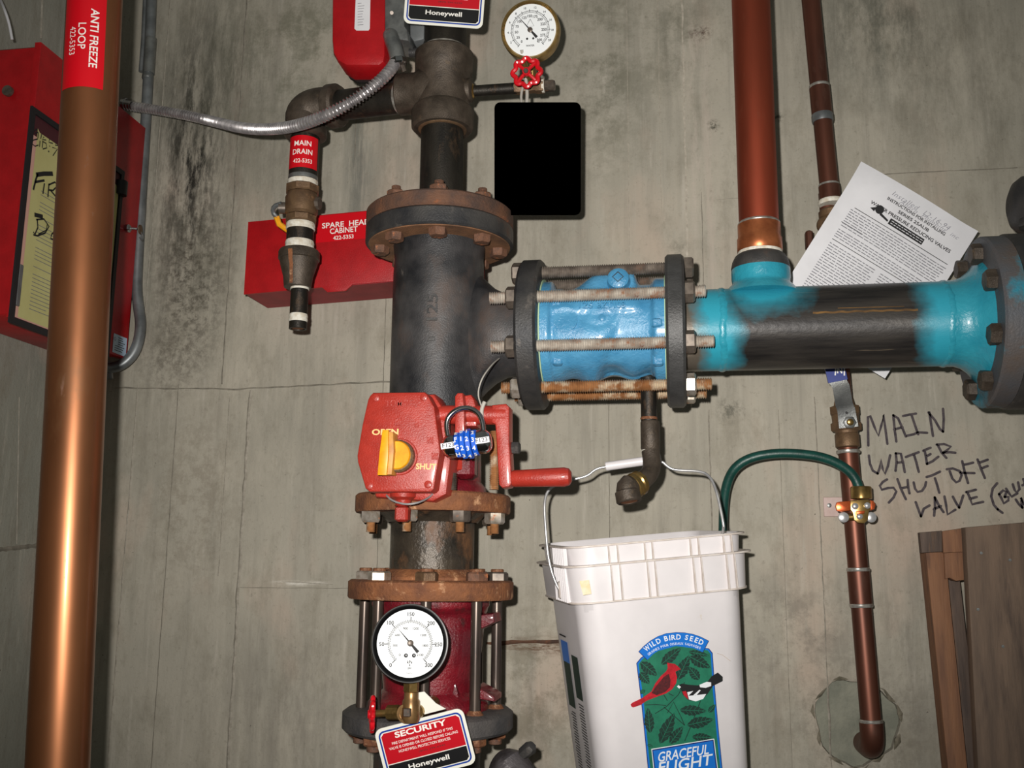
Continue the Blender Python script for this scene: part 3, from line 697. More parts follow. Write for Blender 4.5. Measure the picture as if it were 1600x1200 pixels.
mb = MB(); text(mb, 'MAIN', -.004, zd(233), .029, .0092, P, .0009, .012); text(mb, 'DRAIN', -.004, zd(246), .034, .0092, P, .0009, .012)
text(mb, '422-5353', -.003, zd(260), .032, .0072, P, .0009, .008); mb.build('lettering', INKW, st_)
t = thing('drain_valve', 'brown bronze drain valve below the MAIN DRAIN sticker, with a yellow lever', 'valve', AD(zd(345)))
k_ = S(471, 320, YD)
MB().lathe(AD(zd(303)), Z, [(0, 25*k_), (.002, 27*k_), (.012, 27*k_), (.014, 24*k_)], 8).build('end_hexagon', BRONZE, t)
MB().lathe(AD(zd(337)), Z, [(0, 21*k_), (.004, 25*k_), (.030, 26*k_), (.038, 23*k_)], 28).build('body', BRONZE, t)
MB().lathe(AD(zd(349)), Z, [(0, 23*k_), (.002, 25*k_), (.011, 25*k_), (.013, 22*k_)], 8).build('end_hexagon', BRONZE, t)
MB().cyl(W(455, 325, YD), W(436, 325, YD-.005), .010, 14).cyl(W(487, 318, YD), W(500, 318, YD), .011, 8).build('gland', GREYNUT, t)
mb = MB(); mb.tube([W(440, 318, YD-.01), W(428, 322, YD-.008), W(426, 332, YD), W(433, 340, YD+.004)], .004, 8, smooth=1); mb.build('lever_bracket', GALVD, t)
MB().tube([W(432, 338, YD+.004), W(436, 350, YD+.01), W(450, 360, YD+.02), W(470, 366, YD+.03)], .0052, 8).build('lever', YEL, t)
t = thing('taped_nipple', 'short black nipple with two white tape bands between drain valve and reducer', 'pipe', AD(zd(388)))
MB().cyl(AD(zd(396)), AD(zd(345)), 21*k_, 32).build('pipe', STEELP, t)
mb = MB()
for a, b in ((360, 348),): mb.lathe(AD(zd(a)), Z, [(0, 21.5*k_), (.002, 22.6*k_), (.004, 22*k_), (.006, 22.6*k_), (.010, 22.2*k_), (.012, 21.5*k_)], 32)
mb.build('thread_tape', TAPE, t)
MB().lathe(AD(zd(389)), Z, [(0, 21.5*k_), (.003, 22.4*k_), (.005, 21.8*k_), (.009, 22.4*k_), (.013, 21.5*k_)], 32).build('thread_tape', TAPE, t)
k_ = S(471, 420, YD)
t = thing('reducing_coupling', 'bell-shaped dark iron reducer streaked with orange rust', 'pipe fitting', AD(zd(450)))
h_ = zd(392)-zd(450)
MB().lathe(AD(zd(450)), Z, [(0, 17*k_), (.001, 21*k_), (h_*.3, 23*k_), (h_*.62, 28.5*k_), (h_*.74, 30*k_), (h_*.76, 32*k_), (h_*.94, 32*k_), (h_, 30*k_)], 40).build('body', BRNIRON, t)
P = cylf(AD(0), Z, 30*k_, (-.02,-1,0)); 
def Pr(u, v, n=0):
    q = P(u, v, 0); f_ = (v-zd(450))/h_; R_ = (21+ (2 if f_ < .3 else 0)+ max(0, min(1, (f_-.1)/.62))*9 + (2 if f_ > .75 else 0))*k_+.0006
    d = q-AD(v); d.z = 0; return AD(v)+d.normalized()*R_
t2 = MB(); t2.rings([[Pr(u*.001, zd(py), 0) for u in ((-4,-2,0,3) if i % 2 else (-5,-2,1,2))] for i, py in enumerate((448,440,430,420,412,405,398))], closed=False, cap0=False, cap1=False); t2.build('rust_streak', RUSTO, t)
t = thing('drain_outlet_nipple', 'narrow black nipple at the lower end of the drain, rusty inside', 'pipe', AD(zd(516)))
r_ = 13.8*S(467, 480, YD); OX = lambda z: V((W(467, 480, YD).x, YD, z))
MB().lathe(OX(zd(514)), Z, [(.004, r_*.78), (0, r_*.8), (0, r_), (zd(448)-zd(514), r_)], 28, cap0=False, cap1=False).build('pipe', STEELP, t)
MB().cyl(OX(zd(512)), OX(zd(511)), r_*.85, 20).build('rusty_bore', RUSTO, t)
MB().cyl(OX(zd(453)), OX(zd(445)), r_*1.06, 28).build('thread_tape', TAPE, t)
MB().lathe(OX(zd(503)), Z, [(0, r_*1.02), (.003, r_*1.08), (.006, r_*1.03), (.009, r_*1.08), (.013, r_*1.02)], 28).build('thread_tape', TAPE, t)

# ------------------------------------------------------------------ flow switch, box, flexible conduit
YS = Y0-.045
Ps = plane(W(560, 60, YS), (1,0,0), Z)
c0 = W(560, 60, YS)
def loc2(P_, px, py, O, N=V((0,-1,0)), U_=V((1,0,0)), V_=V((0,0,1))):
    q = RP(px, py, O, N)-O; return (q.dot(U_), q.dot(V_))
def outl(pts, O, **k): return [loc2(None, x, y, O, **k) for x, y in pts]
t = thing('flow_switch', 'red flow switch housing with a pale label at the top of the wall', 'flow switch', c0)
cov = outl([(518,-60),(517,60),(519,82),(526,94),(540,102),(592,102),(600,96),(602,84),(603,-60)], c0)
MB().prism(cov, Ps, -.05, 0, ch=.008).build('cover', RED, t)
bs_ = outl([(524,-60),(522,80),(530,98),(544,106),(600,106),(606,90),(608,-60)], c0)
MB().prism(bs_, Ps, -.058, -.05).build('base', PLASTB, t)
lb = outl([(556,-4),(579,-5),(578,45),(576,48),(557,48),(554,45)], c0)
l = MB().sheet(lb, Ps, .0006).build('label_plate', PAPER, t)
mb = MB()
for i in range(9):
    q = loc2(None, 559, 6+i*4.2, c0); mb.ribbon([q, (q[0]+.012*random.uniform(.5,1), q[1])], .0008, Ps, .0009)
mb.build('small_print', INKG, l)
MB().tube([W(640, 82, Y0-.01), W(690, 82, Y0-.01)], .008, 12).build('paddle_neck', BLACKI, t)
bc_ = W(622, 30, YS+.01)
t2 = thing('junction_box', 'grey metal box between the red flow switch and the riser pipe', 'junction box', bc_)
Pb = plane(bc_, (1,0,0), Z)
MB().prism(outl([(603,-60),(603,62),(641,68),(638,50),(634,44),(634,-60)], bc_), Pb, -.05, .008, ch=.003).build('housing', GALV, t2)
MB().prism(outl([(636,-60),(638,52),(644,60),(660,56),(663,-60)], bc_), Pb, -.05, -.01, ch=.003).build('side_plate', GALVD, t2)
MB().cyl(W(612, 20, YS-.0), W(612, 20, YS-.004), .003, 10).build('screw', GREYNUT, t2)
q0, q1 = W(612, 62, YS-.008), W(622, 98, YS-.012)
t3 = thing('conduit_connector', 'shiny angled metal connector where the flexible conduit meets the grey box', 'connector', q0)
MB().tube([W(610, 55, YS), q0, W(618, 78, YS-.012), q1], .0125, 18, smooth=1).build('body', GALV, t3)
MB().lathe(q1, (q1-W(618, 78, YS-.012)), [(-.006,.0125),(-.004,.0145),(.004,.0145),(.006,.0125)], 8).build('clamp_ring', CHROME, t3)
MB().cyl(W(628, 100, YS-.01), W(632, 112, YS-.005), .004, 8).build('clamp_screw', GREYNUT, t3)
cp = [(620,92,YS-.012),(612,108,YS-.022),(588,132,YS-.035),(552,158,YS-.04),(515,178,YS-.035),(478,193,YS-.02),(435,202,YS+.02),(385,202,YS+.08),(338,191,-.10),(292,180,-.075),(245,172,-.065),(205,166,-.06),(192,164,-.06)]
cp = [W(*q) for q in cp]
for _ in range(3):
    q = [cp[0]]
    for a, b in zip(cp[:-1], cp[1:]): q += [a*.75+b*.25, a*.25+b*.75]
    cp = q+[cp[-1]]
def resample(pts, d):
    out = [pts[0]]; acc = 0
    for a, b in zip(pts[:-1], pts[1:]):
        L = (b-a).length; t_ = d-acc
        while t_ <= L: out.append(a.lerp(b, t_/L)); t_ += d
        acc = (acc+L) % d if False else L-(t_-d)
    return out
cq = resample(cp, .0016)
t = thing('flexible_conduit', 'silver corrugated flexible conduit swooping from the flow switch to the red cabinet', 'conduit', cq[len(cq)//2])
MB().tube(cq, .0092, 14, mod=lambda k: (.0101, .0098, .0068, .0072)[k % 4]).build('corrugated_tube', FLEX, t, sharp=25)
MB().lathe(cp[-1]+V((.012,0,0)), cp[-1]-cp[-9], [(-.01,.0105),(.006,.0105),(.006,.012),(.012,.012)], 12).build('end_fitting', CHROME, t)

# ------------------------------------------------------------------ top valve tag
def printed_tag(name, label, O, U_, V_, w_, h_, top_ear, text_ok=True):
    P = plane(O, U_, V_); t = thing(name, label, 'tag', P(0, h_/2))
    sh = rrect(w_, h_, .010, 5)
    MB().prism(sh, P, -.0008, .0008).build('plate', TAGW, t)
    if top_ear: MB().prism([(a*w_, b*h_) for a, b in top_ear], P, -.00075, .00075).build('hanging_ear', TAGW, t)
    a = MB().sheet(rrect(w_-.008, h_-.008, .008, 5), P, .0011).build('blue_border', TAGB, t)
    MB().sheet(rrect(w_-.0125, h_-.0125, .006, 5), P, .0013).build('white_border', TAGW, t)
    ww, hh = w_-.015, h_-.015; yb = -h_*.5+h_*.36
    top_ = [(x, max(y, yb)) for x, y in rrect(ww, hh, .005, 4)]
    MB().sheet([(ww/2, yb), (ww/2, hh/2-.004), (ww/2-.004, hh/2), (-ww/2+.004, hh/2), (-ww/2, hh/2-.004), (-ww/2, yb)], P, .0015).build('red_panel', TAGR, t)
    MB().sheet([(-ww/2, yb-.0012), (-ww/2, -hh/2+.004), (-ww/2+.004, -hh/2), (ww/2-.004, -hh/2), (ww/2, -hh/2+.004), (ww/2, yb-.0012)], P, .0015).build('black_panel', TAGK, t)
    mb = MB(); text(mb, 'SECURITY', 0, h_*.5-h_*.17, ww*.66, h_*.105, P, .0018, .03)
    for i, (s, f_) in enumerate((('FIRE DEPARTMENT WILL RESPOND IF THIS', .78), ('VALVE IS OPENED OR CLOSED BEFORE CALLING', .88), ('HONEYWELL PROTECTION SERVICES', .66))):
        text(mb, s, 0, h_*.5-h_*(.30+.08*i), ww*f_, h_*.046, P, .0018, .006)
    text(mb, 'Honeywell', 0, -h_*.5+h_*.225, ww*.52, h_*.115, P, .0018, .02)
    mb.build('lettering', INKW, t)
    mb = MB(); text(mb, '(800) 296-6345', ww*.08, h_*.5-h_*.55, ww*.34, h_*.035, P, .0018); mb.build('phone_number', INK, t)
    return t, P
O1 = W(695, 5, Y0-.085); s_ = S(695, 5, Y0-.085)
t, Pq = printed_tag('fire_department_tag', 'red, white and black valve tag in front of the riser pipe at the top', O1+UP*5*s_, RIGHT*1+UP*-.075-FWD*.0, UP*1+RIGHT*.03, 124*s_, 82*s_, None)
MB().tube([Pq(0, 36*s_, -.002), Pq(0, 60*s_, -.012), Pq(.004, 90*s_, -.04)], .002, 8).build('tie', TIE, t)
# ------------------------------------------------------------------ blue wafer check valve between two black flanges
ax = V((1,0,0))
def HX(px, dy=0): return W(px, 517, Y0).x
def ringx(x, r, n=64): return [V((x, Y0-r*math.cos(2*math.pi*i/n), zH+r*math.sin(2*math.pi*i/n))) for i in range(n)]
xa0, xa1, xb0, xb1 = HX(820), HX(852), HX(1041), HX(1070)
FH = .1165
def flx(name, m, x0, x1, r, parent, bore=.045, ch=.004):
    return MB().lathe((x0, Y0, zH), ax, [(0, bore), (0, r-ch), (ch, r), (x1-x0-ch, r), (x1-x0, r-ch), (x1-x0, bore)], 72).build(name, m, parent)
flx('flange_disc', BLACKI, xa0, xa1, FH, tee)
hdr = thing('header_pipe', 'horizontal steel header pipe, black in the middle and sprayed cyan at both ends', 'pipe', (HX(1280), Y0, zH))
flx('flange_disc', mat('grey_black_iron', (74,74,74), (58,58,58), 30, rough=.45, metal=.2, bump=.001, bs=300), xb0, xb1, FH, hdr)
cv = thing('wafer_check_valve', 'blue painted wafer check valve clamped between two flanges by threaded rods', 'valve', ((xa1+xb0)/2, Y0, zH-.09))
RV = .083
mb = MB(); nn = 180; rr = []
def sm(a, b, x): x = max(0, min(1, (x-a)/(b-a))); return x*x*(3-2*x)
def rim_(f): return sm(.10, .06, f)+sm(.88, .93, f)
XV0, XV1 = xa1+.0015, xb0-.0015
def bodyh(f, t_):
    """radius of the casting: f along the pipe, t_ around it (0 = front, + = up)"""
    e = rim_(f); s_ = math.sin(t_); c = math.cos(t_); r = .89
    # belly low on the left, flat pocket on the right, ridge between them running down and left
    if c > 0:
        fc = .60-.14*(-s_) if s_ < 0 else .60+.20*s_
        r += .055*sm(.05, .6, -s_+.25)*sm(fc+.03, fc-.05, f)*sm(.02, .16, f)
        r -= .035*sm(fc+.0, fc+.06, f)*sm(.98, .80, f)*sm(.55, -.1, s_)
        r += .05*sm(.15, .30, s_)*sm(.85, .6, s_)*sm(.85, .75, f)*sm(.06, .12, f)
        d = math.hypot((f-.47)/.07, (s_-.12)/.12); r -= .03*max(0, 1-d*d)*0 + .02*math.exp(-((d-1.6)/.5)**2)
    # crown and skirt outlines
    r += .24*sm(.72, .98, s_)*sm(.25, .48, f)*sm(.80, .74, f) + .04*sm(.72, .98, s_)*sm(.1, .0, abs(f-.12)) - .10*sm(.7, 1, s_)*sm(.38, .16, f)*(1-e) - .03*sm(.7, 1, s_)*sm(.7, .8, f)*(1-e)
    r += sm(.75, 1, -s_)*(.05*math.cos((f-.40)*19)-.05)*(1-e)
    r += .01*math.sin(5*t_+9*f)*(1-e)
    return RV*(r*(1-min(1, e))+.985*min(1, e))
for k in range(91):
    f = k/90; x = XV0+(XV1-XV0)*f
    rr.append([V((x, Y0-bodyh(f, t_)*math.cos(t_), zH+bodyh(f, t_)*math.sin(t_))) for t_ in [2*math.pi*i/nn for i in range(nn)]])
body = mb.rings(rr).build('body', BLUE, cv, sharp=60)
for x in (xa1, xb0-.0015): MB().lathe((x, Y0, zH), ax, [(0, RV*1.03), (.0016, RV*1.03)], 64).build('gasket', GASK, cv)
def Pc(px, py, n=0.0):
    # the point of the casting's front that lies at this height and position, lifted by n
    q = W(px, py, Y0-RV*.95); f = max(0, min(1, (q.x-XV0)/(XV1-XV0))); s_ = max(-.95, min(.95, (q.z-zH)/(RV*.92)))
    t_ = math.asin(s_)
    for _ in range(4): t_ = math.asin(max(-.97, min(.97, (q.z-zH)/bodyh(f, t_))))
    r = bodyh(f, t_)+n; return V((q.x, Y0-r*math.cos(t_), zH+r*math.sin(t_)))
PP = lambda u, v, n=0.0: Pc(u, v, n)
MB().prism(circ(883, 500, 19, 28), PP, -.006, .0050, ch=0).build('round_pad', BLUE, body)
MB().lathe(Pc(940, 496, -.002), (0,-1,0), [(0,.008),(.003,.004),(.004,.002)], 20).build('centre_dimple', BLUE, body)
dc = W(966, 437, Y0-.056)
MB().lathe(dc+V((0,.006,0)), V((0,-1,.15)), [(-.02,.020),(.010,.016),(.013,.012)], 28).build('round_boss', BLUE, body)
mb = MB(); q_ = plane(dc+V((0,-.0085,.002)), (1,0,0), (0,.15,1)); mb.ribbon([(0,.008),(-.008,0),(0,-.008),(.008,0),(0,.008)], .0014, q_, .0006); mb.build('diamond_mark', BLACKI, body)
for px_, py_, rad in ((1028,455,.012),(1028,560,.012),(868,470,.010),(868,560,.011),(1027,505,.009)):
    c_ = Pc(px_, py_, -.004); MB().box(c_, (.016, .012, rad*1.6), ch=.003).build('cast_lug', BLUE, body)
mb = MB(); text(mb, '125', 915, 476, 22, -10, PP, .0036, .02, 0, thick=.003); text(mb, '3ZT108', 955, 476, 44, -10, PP, .0036, .02, 0, thick=.003)
mb.build('cast_lettering', BLUE, body)
mb = MB(); text(mb, 'GENEVA', 946, 527, 60, -8, PP, .0036, .02, 0, thick=.003); mb.build('cast_lettering', BLUE, body)
# threaded rods with nuts (offset half a pitch, as bolted)
RR = .0965
def rod(parent, ang, x0, x1, m, nm, y=Y0, z=zH, R=RR):
    a = D(ang); p = V((0, y-R*math.cos(a), z+R*math.sin(a)))
    r = rodmb(V((x0, p.y, p.z)), V((x1, p.y, p.z)), .0098, pitch=.0034, n=12).build('threaded_rod', m, parent, sharp=20)
    for xx, s_ in ((xa0-.0005, -1), (xb1+.0005, 1)):
        n_ = MB(); n_.hexa((xx, p.y, p.z), (s_,0,0), .0168, .0140, ph=.3*ang); n_.build('nut', nm, r)
for ang, x0, x1, m, nm in ((22.5,782,1106,ROD,GREYNUT),(-22.5,785,1114,ROD,GREYNUT),(-67.5,792,1114,RODR,BRIGHTNUT),(67.5,812,1070,RODG,GREYNUT),(-112.5,800,1106,RODR,BRIGHTNUT),(112.5,812,1076,RODG,GREYNUT),(157.5,812,1104,RODG,GREYNUT),(-157.5,800,1104,RODR,GREYNUT)):
    rod(cv, ang, HX(x0), HX(x1), m, nm)

# header body, welds, outlet, far flange
RH = 66*S(1280, 505, Y0); xh1 = HX(1476); xf0, xf1, xf2 = HX(1529), HX(1562), HX(1640)
HX0, HX1 = HX(1166), HX(1420)
HEAD = header_mat()
_nt = HEAD.node_tree
xo = W(1188, 430, Y0).x
mb = MB().lathe((xb1, Y0, zH), ax, [(-.002, RH*1.0), (.003, RH*.985), (xh1-xb1-.004, RH*.985), (xh1-xb1, RH)], 72)
mb.build('pipe', HEAD, hdr, origin=(0, Y0, zH))
for px_ in (1128, 1474):
    x = HX(px_); mb = MB(); rr = []
    for dx_, h_ in ((-.006,-.0012),(-.003,.0005),(.001,.0007),(.005,-.0012)):
        rr.append([V((x+dx_+.0012*math.sin(5*t_)+.0006*math.sin(17*t_), Y0-(RH+h_+.0003*math.sin(31*t_))*math.cos(t_), zH+(RH+h_+.0003*math.sin(31*t_))*math.sin(t_))) for t_ in [2*math.pi*i/96 for i in range(96)]])
    mb.rings(rr, cap0=False, cap1=False).build('weld_bead', TEAL, hdr)
RFF = .124
L = xf0-xh1
MB().lathe((xh1, Y0, zH), ax, [(0, RH), (L*.25, RH*1.0), (L*.5, RH*1.06), (L*.75, RH*1.2), (L*.95, RH*1.38), (L+.001, RH*1.42)], 72, cap0=False, cap1=False).build('weld_neck', TEAL, hdr)
NF = mat('blue_grey_flange', (84,88,94), (96,84,76), 12, rough=.55, metal=.15, bump=.001, bs=300, layers=[((44,130,152), 7, .52, .62, U1, .4, 0), ((130,90,62), 16, .62, .76, U1, .8, 0)])
MB().lathe((xf0, Y0, zH), ax, [(0, RH), (0, RFF-.003), (.003, RFF), (xf1-xf0, RFF)], 72).build('flange_disc', NF, hdr)
bolts(hdr, (xf0-.0005, Y0, zH), (1,0,0), RFF*.80, [22.5+45*k for k in range(8)], (xf2-xf0)+.02, .0155, .014, BRNIRON, BRNIRON, .01)
t = thing('blind_flange', 'black flange at the right edge bolted to the cyan-painted header neck', 'flange', (xf1+.02, Y0, zH-RFF))
MB().lathe((xf1+.0005, Y0, zH), ax, [(0, .05), (0, RFF*1.0), (.004, RFF*1.02), (xf2-xf1-.004, RFF*1.02), (xf2-xf1, RFF), (xf2-xf1, .05)], 72).build('flange_disc', BLACKI, t)
# something black above the right edge
oc = W(1618, 320, Y0+.06)
t = thing('dark_fitting', 'black cast fitting cut by the right edge of the photo above the header flange', 'pipe fitting', oc)
MB().lathe(oc+V((-.036,0,.0)), (1,0,0), [(0,.022),(.006,.036),(.016,.044),(.05,.046),(.09,.046)], 32).build('body', BLACKI, t)
MB().lathe(oc+V((-.02,-.02,-.045)), (.3,0,.95), [(0,.014),(.012,.016),(.02,.012)], 8).build('lug_nut', BLACKI, t)
Pgs = cylf((0, Y0, zH), ax, RH*.985, (0,-1,0))
gs = W(1345, 487, Y0-RH*.95); ug = math.asin(max(-1, min(1, (gs.z-zH)/RH)))*RH
if (Pgs(.01,0)-Pgs(0,0)).z < 0: ug = -ug
mb = MB(); mb.ribbon([(ug+.0006*math.sin(i*1.7), HX(1262)+(HX(1420)-HX(1262))*i/24) for i in range(25)], .0030, lambda u, v, n=0: Pgs(u, v, .0003), 0); mb.ribbon([(ug-.006, HX(1300)), (ug-.0055, HX(1400))], .0012, lambda u, v, n=0: Pgs(u, v, .0003), 0)
mb.build('bare_metal_streak', mat('scraped_bronze_streak', (150,112,66), (92,72,52), 90, st=(.3,1,1), rough=.4, metal=.5), hdr)
# outlet and copper riser
x1_ = W(1189, 440, Y0).x; OO = lambda z: V((x1_, Y0, z)); zo = lambda py: W(1189, py, Y0).z
kk = S(1189, 430, Y0)
t = thing('threaded_outlet', 'welded threaded outlet on top of the header, cyan below and black above', 'pipe fitting', OO(zo(452)))
z0 = zo(462); HO = zo(398)-z0
MB().lathe(OO(z0), Z, [(0, 60*kk), (.012, 50*kk), (.016, 45*kk), (.020, 44*kk), (.026, 45*kk), (HO*.60, 45*kk), (HO*.66, 44.5*kk)], 48).build('painted_body', TEAL, t)
MB().lathe(OO(z0+HO*.6), Z, [(0, 44.6*kk), (.004, 45.2*kk), (HO*.22, 43*kk), (HO*.34, 39*kk), (HO*.4, 34*kk)], 48).build('bare_top', BLACKI, t)
t = thing('copper_riser', 'thick reddish copper pipe rising from the header outlet', 'pipe', OO(zo(400)))
rc = 30*S(1170, 200, Y0)
MB().cyl(OO(zo(372)), OO(2.6), rc, 40).build('pipe', COPR, t)
kc = S(1186, 380, Y0)
MB().lathe(OO(zo(402)), Z, [(0, 33.5*kc), (.004, 34.5*kc), (.008, 34*kc), (.010, 33*kc)], 40).build('thread_tape', TAPE, t)
MB().lathe(OO(zo(395)), Z, [(0, 33*kc), (.002, 34.5*kc), (zo(374)-zo(395), 34.5*kc), (zo(374)-zo(395)+.002, 33*kc), (zo(352)-zo(395), 33*kc), (zo(352)-zo(395)+.002, 31*kc)], 40).build('adapter', mat('adapter_copper', (196,118,74), (156,88,54), 40, rough=.35, metal=.7), t)
MB().lathe(OO(zo(352)), Z, [(-.001, 32*kc), (.002, 32.8*kc), (.005, 30.5*kc)], 40).build('solder_ring', SOLDER, t)

# ------------------------------------------------------------------ thin copper line along the wall
YC = -.085
def line_obj(px, py): return W(px, py, YC)
tp = [(1262,-60),(1281,130),(1302,330)]
kt = S(1290, 300, YC); rt = 14.5*kt
cu = thing('thin_copper_line', 'thin brown copper line above the bronze stop valve, running up the wall', 'pipe', line_obj(1302, 330))
p_a, p_b = line_obj(1258, -90), line_obj(1298, 318); dv = (p_a-p_b).normalized()
def onl(py):
    t_ = 0
    z = line_obj(1280, py).z; f = (z-p_b.z)/(p_a.z-p_b.z); return p_b.lerp(p_a, f)
MB().cyl(p_b, p_a, rt, 24).build('pipe', COPS, cu)
def ring(py, r0, h0, m, name, parent, f=onl, d=dv):
    o_ = f(py); return MB().lathe(o_-d*h0*.5, d, [(0, r0*.97), (h0*.25, r0*1.03), (h0*.8, r0*1.03), (h0, r0*.97)], 24).build(name, m, parent)
MB().cyl(onl(186), onl(138), rt*1.1, 24).build('coupling', COPS, cu)
ring(135, rt*1.06, .005, SOLDER, 'solder_ring', cu); ring(185, rt*1.12, .015, GALVD, 'repair_clip', cu); ring(290, rt*1.06, .004, SOLDER, 'solder_ring', cu)
MB().cyl(onl(316), onl(292), rt*1.12, 24).build('adapter', COPS, cu)
ring(317, rt*1.28, .008, TAPE, 'thread_tape', cu)
t = thing('stop_valve', 'old bronze stop valve half hidden behind the printed instruction sheet', 'valve', line_obj(1296, 390))
c_ = line_obj(1298, 350); k_ = kt
MB().lathe(onl(392), dv, [(0, 19*k_), (.008, 19*k_), (.010, 15*k_), (.020, 21*k_), (.045, 23*k_), (.056, 17*k_), (.058, 20*k_), (.068, 20*k_), (.072, 16*k_)], 20).build('body', BRONZE, t)
MB().lathe(c_+V((-.004,.0,-.004)), (-.3,-1,.0), [(0,.018),(.010,.018),(.016,.014),(.018,.008)], 24).build('bonnet', BRONZE, t)
MB().box(line_obj(1264, 376)+V((0,0,0)), (.012,.02,.032), ch=.003).build('lever_stub', COPS, t)

# lower run: ball valve, clamp, couplings, elbow into the wall
YC2 = -.07
bt, bb = W(1313, 560, YC2), W(1361, 1128, YC2); dl = (bt-bb).normalized()
def onb(py):
    z = W(1335, py, YC2).z; return bb.lerp(bt, (z-bb.z)/(bt.z-bb.z))
rl = 15.5*S(1345, 900, YC2)
low = thing('lower_copper_line', 'thin copper line below the blue-handled ball valve, ending in an elbow at the grout patch', 'pipe', onb(1100))
MB().cyl(onb(1128), onb(700), rl, 28).build('pipe', COPS, low)
MB().cyl(onb(640), onb(300), rl*.86, 24).build('upper_pipe', COPS, low)
for a, b in ((948, 892), (1180, 1128)):
    if b != 1128: MB().cyl(onb(a), onb(b), rl*1.1, 28).build('coupling', COPS, low)
for py in (890, 946, 1126): ring(py, rl*1.12, .006, SOLDER, 'solder_ring', low, onb, dl)
ring(706, rl*1.16, .006, SOLDER, 'solder_ring', low, onb, dl)
e0 = onb(1124); MB().tube([e0, e0-dl*.02, e0-dl*.035+V((0,.006,0)), e0-dl*.044+V((0,.022,0)), e0-dl*.046+V((0,.055,0)), e0-dl*.046+V((0,.075,0))], rl*1.14, 28, smooth=2).build('elbow', COPS, low)
t = thing('ball_valve', 'bronze ball valve on the thin copper line with a steel lever and blue grip', 'valve', onb(690))
k_ = S(1328, 680, YC2)
z0 = onb(700)
MB().lathe(z0, dl, [(0, 15*k_), (.002, 18.5*k_), (.022, 18.5*k_), (.024, 17*k_), (.036, 20*k_), (.058, 21*k_), (.070, 17*k_)], 28).build('body', BRONZE, t)
MB().lathe(z0+dl*.028, dl, [(0, 21*k_), (.002, 23*k_), (.013, 23*k_), (.015, 20*k_)], 6, ph=.4).build('hexagon', BRONZE, t)
MB().lathe(z0+dl*.054, dl, [(0, 21*k_), (.002, 23.5*k_), (.014, 23.5*k_), (.016, 17*k_), (.03, 14*k_)], 8, ph=.2).build('hexagon', BRONZE, t)
# lever: strip bent out, up to the grip behind the header
lw = .0115
lc = [((1326,668),-.096),((1322,640),-.098),((1319,632),-.104),((1314,604),-.118),((1308,594),-.122),((1303,570),-.124)]
def strip(pts, wd, th, side=V((1,0,0))):
    rr = []
    for i, p in enumerate(pts):
        a = pts[min(i+1, len(pts)-1)]-pts[max(i-1, 0)]; a.normalize(); s_ = (side-a*side.dot(a)).normalized(); nn = a.cross(s_)
        ww = wd[i] if isinstance(wd, (list, tuple)) else wd
        rr.append([p+s_*ww-nn*th, p+s_*ww+nn*th, p-s_*ww+nn*th, p-s_*ww-nn*th])
    return MB().rings(rr)
lv = [W(*p, y) for p, y in lc]
strip(lv, [.0150,.0138,.0135,.0132,.0132,.0132], .0012).build('lever', GALV, t)
strip([W(1309,596,-.1215), W(1303,570,-.1235), W(1297,540,-.124), W(1292,500,-.124)], .0152, .0026).build('grip', NAVY, t)
Pg_ = plane(W(1312, 581, -.1265), (1,0,-.05), (0.12,0,1))
mb = MB(); text(mb, 'N', .0, .002, .008, .009, Pg_, .0006, .03, D(180)); mb.ribbon([(-.007,-.006),(-.006,.008)], .002, Pg_, .0006); mb.ribbon([(.007,-.006),(.007,.008)], .002, Pg_, .0006); mb.ribbon([(-.007,.008),(.007,.008)], .001, Pg_, .0006); mb.build('printed_mark', INKW, t)
lnut = W(1327, 660, -.099)
MB().lathe(lnut, (0,-1,-.1), [(-.012,.006),(0,.009),(0,.0105),(.005,.0105),(.006,.009)], 6).build('lever_nut', GALV, t)
MB().lathe(lnut+V((0,-.006,-.0005)), (0,-1,-.1), [(0,.0055),(.003,.0055),(.004,.004)], 14).build('stem', BRASS, t)
MB().cyl(W(1323,645,-.099), W(1323,645,-.1005), .0022, 10).build('lever_hole', INK, t)

# ground clamp and green cable
cz = onb(800); kg = S(1340, 800, YC2)
def G(px, py, y): return W(px, py, y)
t = thing('ground_clamp', 'brass and copper ground clamp with screws on the thin copper line', 'clamp', cz)
MB().lathe(G(1346,780,YC2-.022), Z, [(0,.0150),(.001,.0165),(.018,.0165),(.020,.015)], 28).build('brass_collar', BRASS, t)
Pk = plane(G(1342,800,YC2-.034), (1,0,.03), Z)
def O_(pts): return [((RP(x, y, G(1342,800,YC2-.034), V((0,-1,0)))-G(1342,800,YC2-.034)).x, (RP(x, y, G(1342,800,YC2-.034), V((0,-1,0)))-G(1342,800,YC2-.034)).z) for x, y in pts]
MB().prism(O_([(1329,782),(1329,796),(1332,800),(1334,812),(1340,817),(1350,818),(1356,813),(1358,799),(1361,796),(1361,784),(1357,781),(1333,781)]), Pk, -.006, 0, ch=.001).build('front_bracket', BRASS, t)
MB().prism(O_([(1308,784),(1306,790),(1308,797),(1314,799),(1329,797),(1329,782),(1312,783)]), Pk, -.007, -.001, ch=.001).build('copper_ear', COPF, t)
MB().prism(O_([(1360,782),(1366,783),(1369,789),(1367,796),(1362,798),(1358,797)]), Pk, -.008, -.002, ch=.001).build('copper_ear', COPF, t)
MB().prism(O_([(1338,799),(1351,798),(1350,803),(1339,804)]), Pk, 0, .003, ch=.001).build('copper_wire_end', COPF, t)
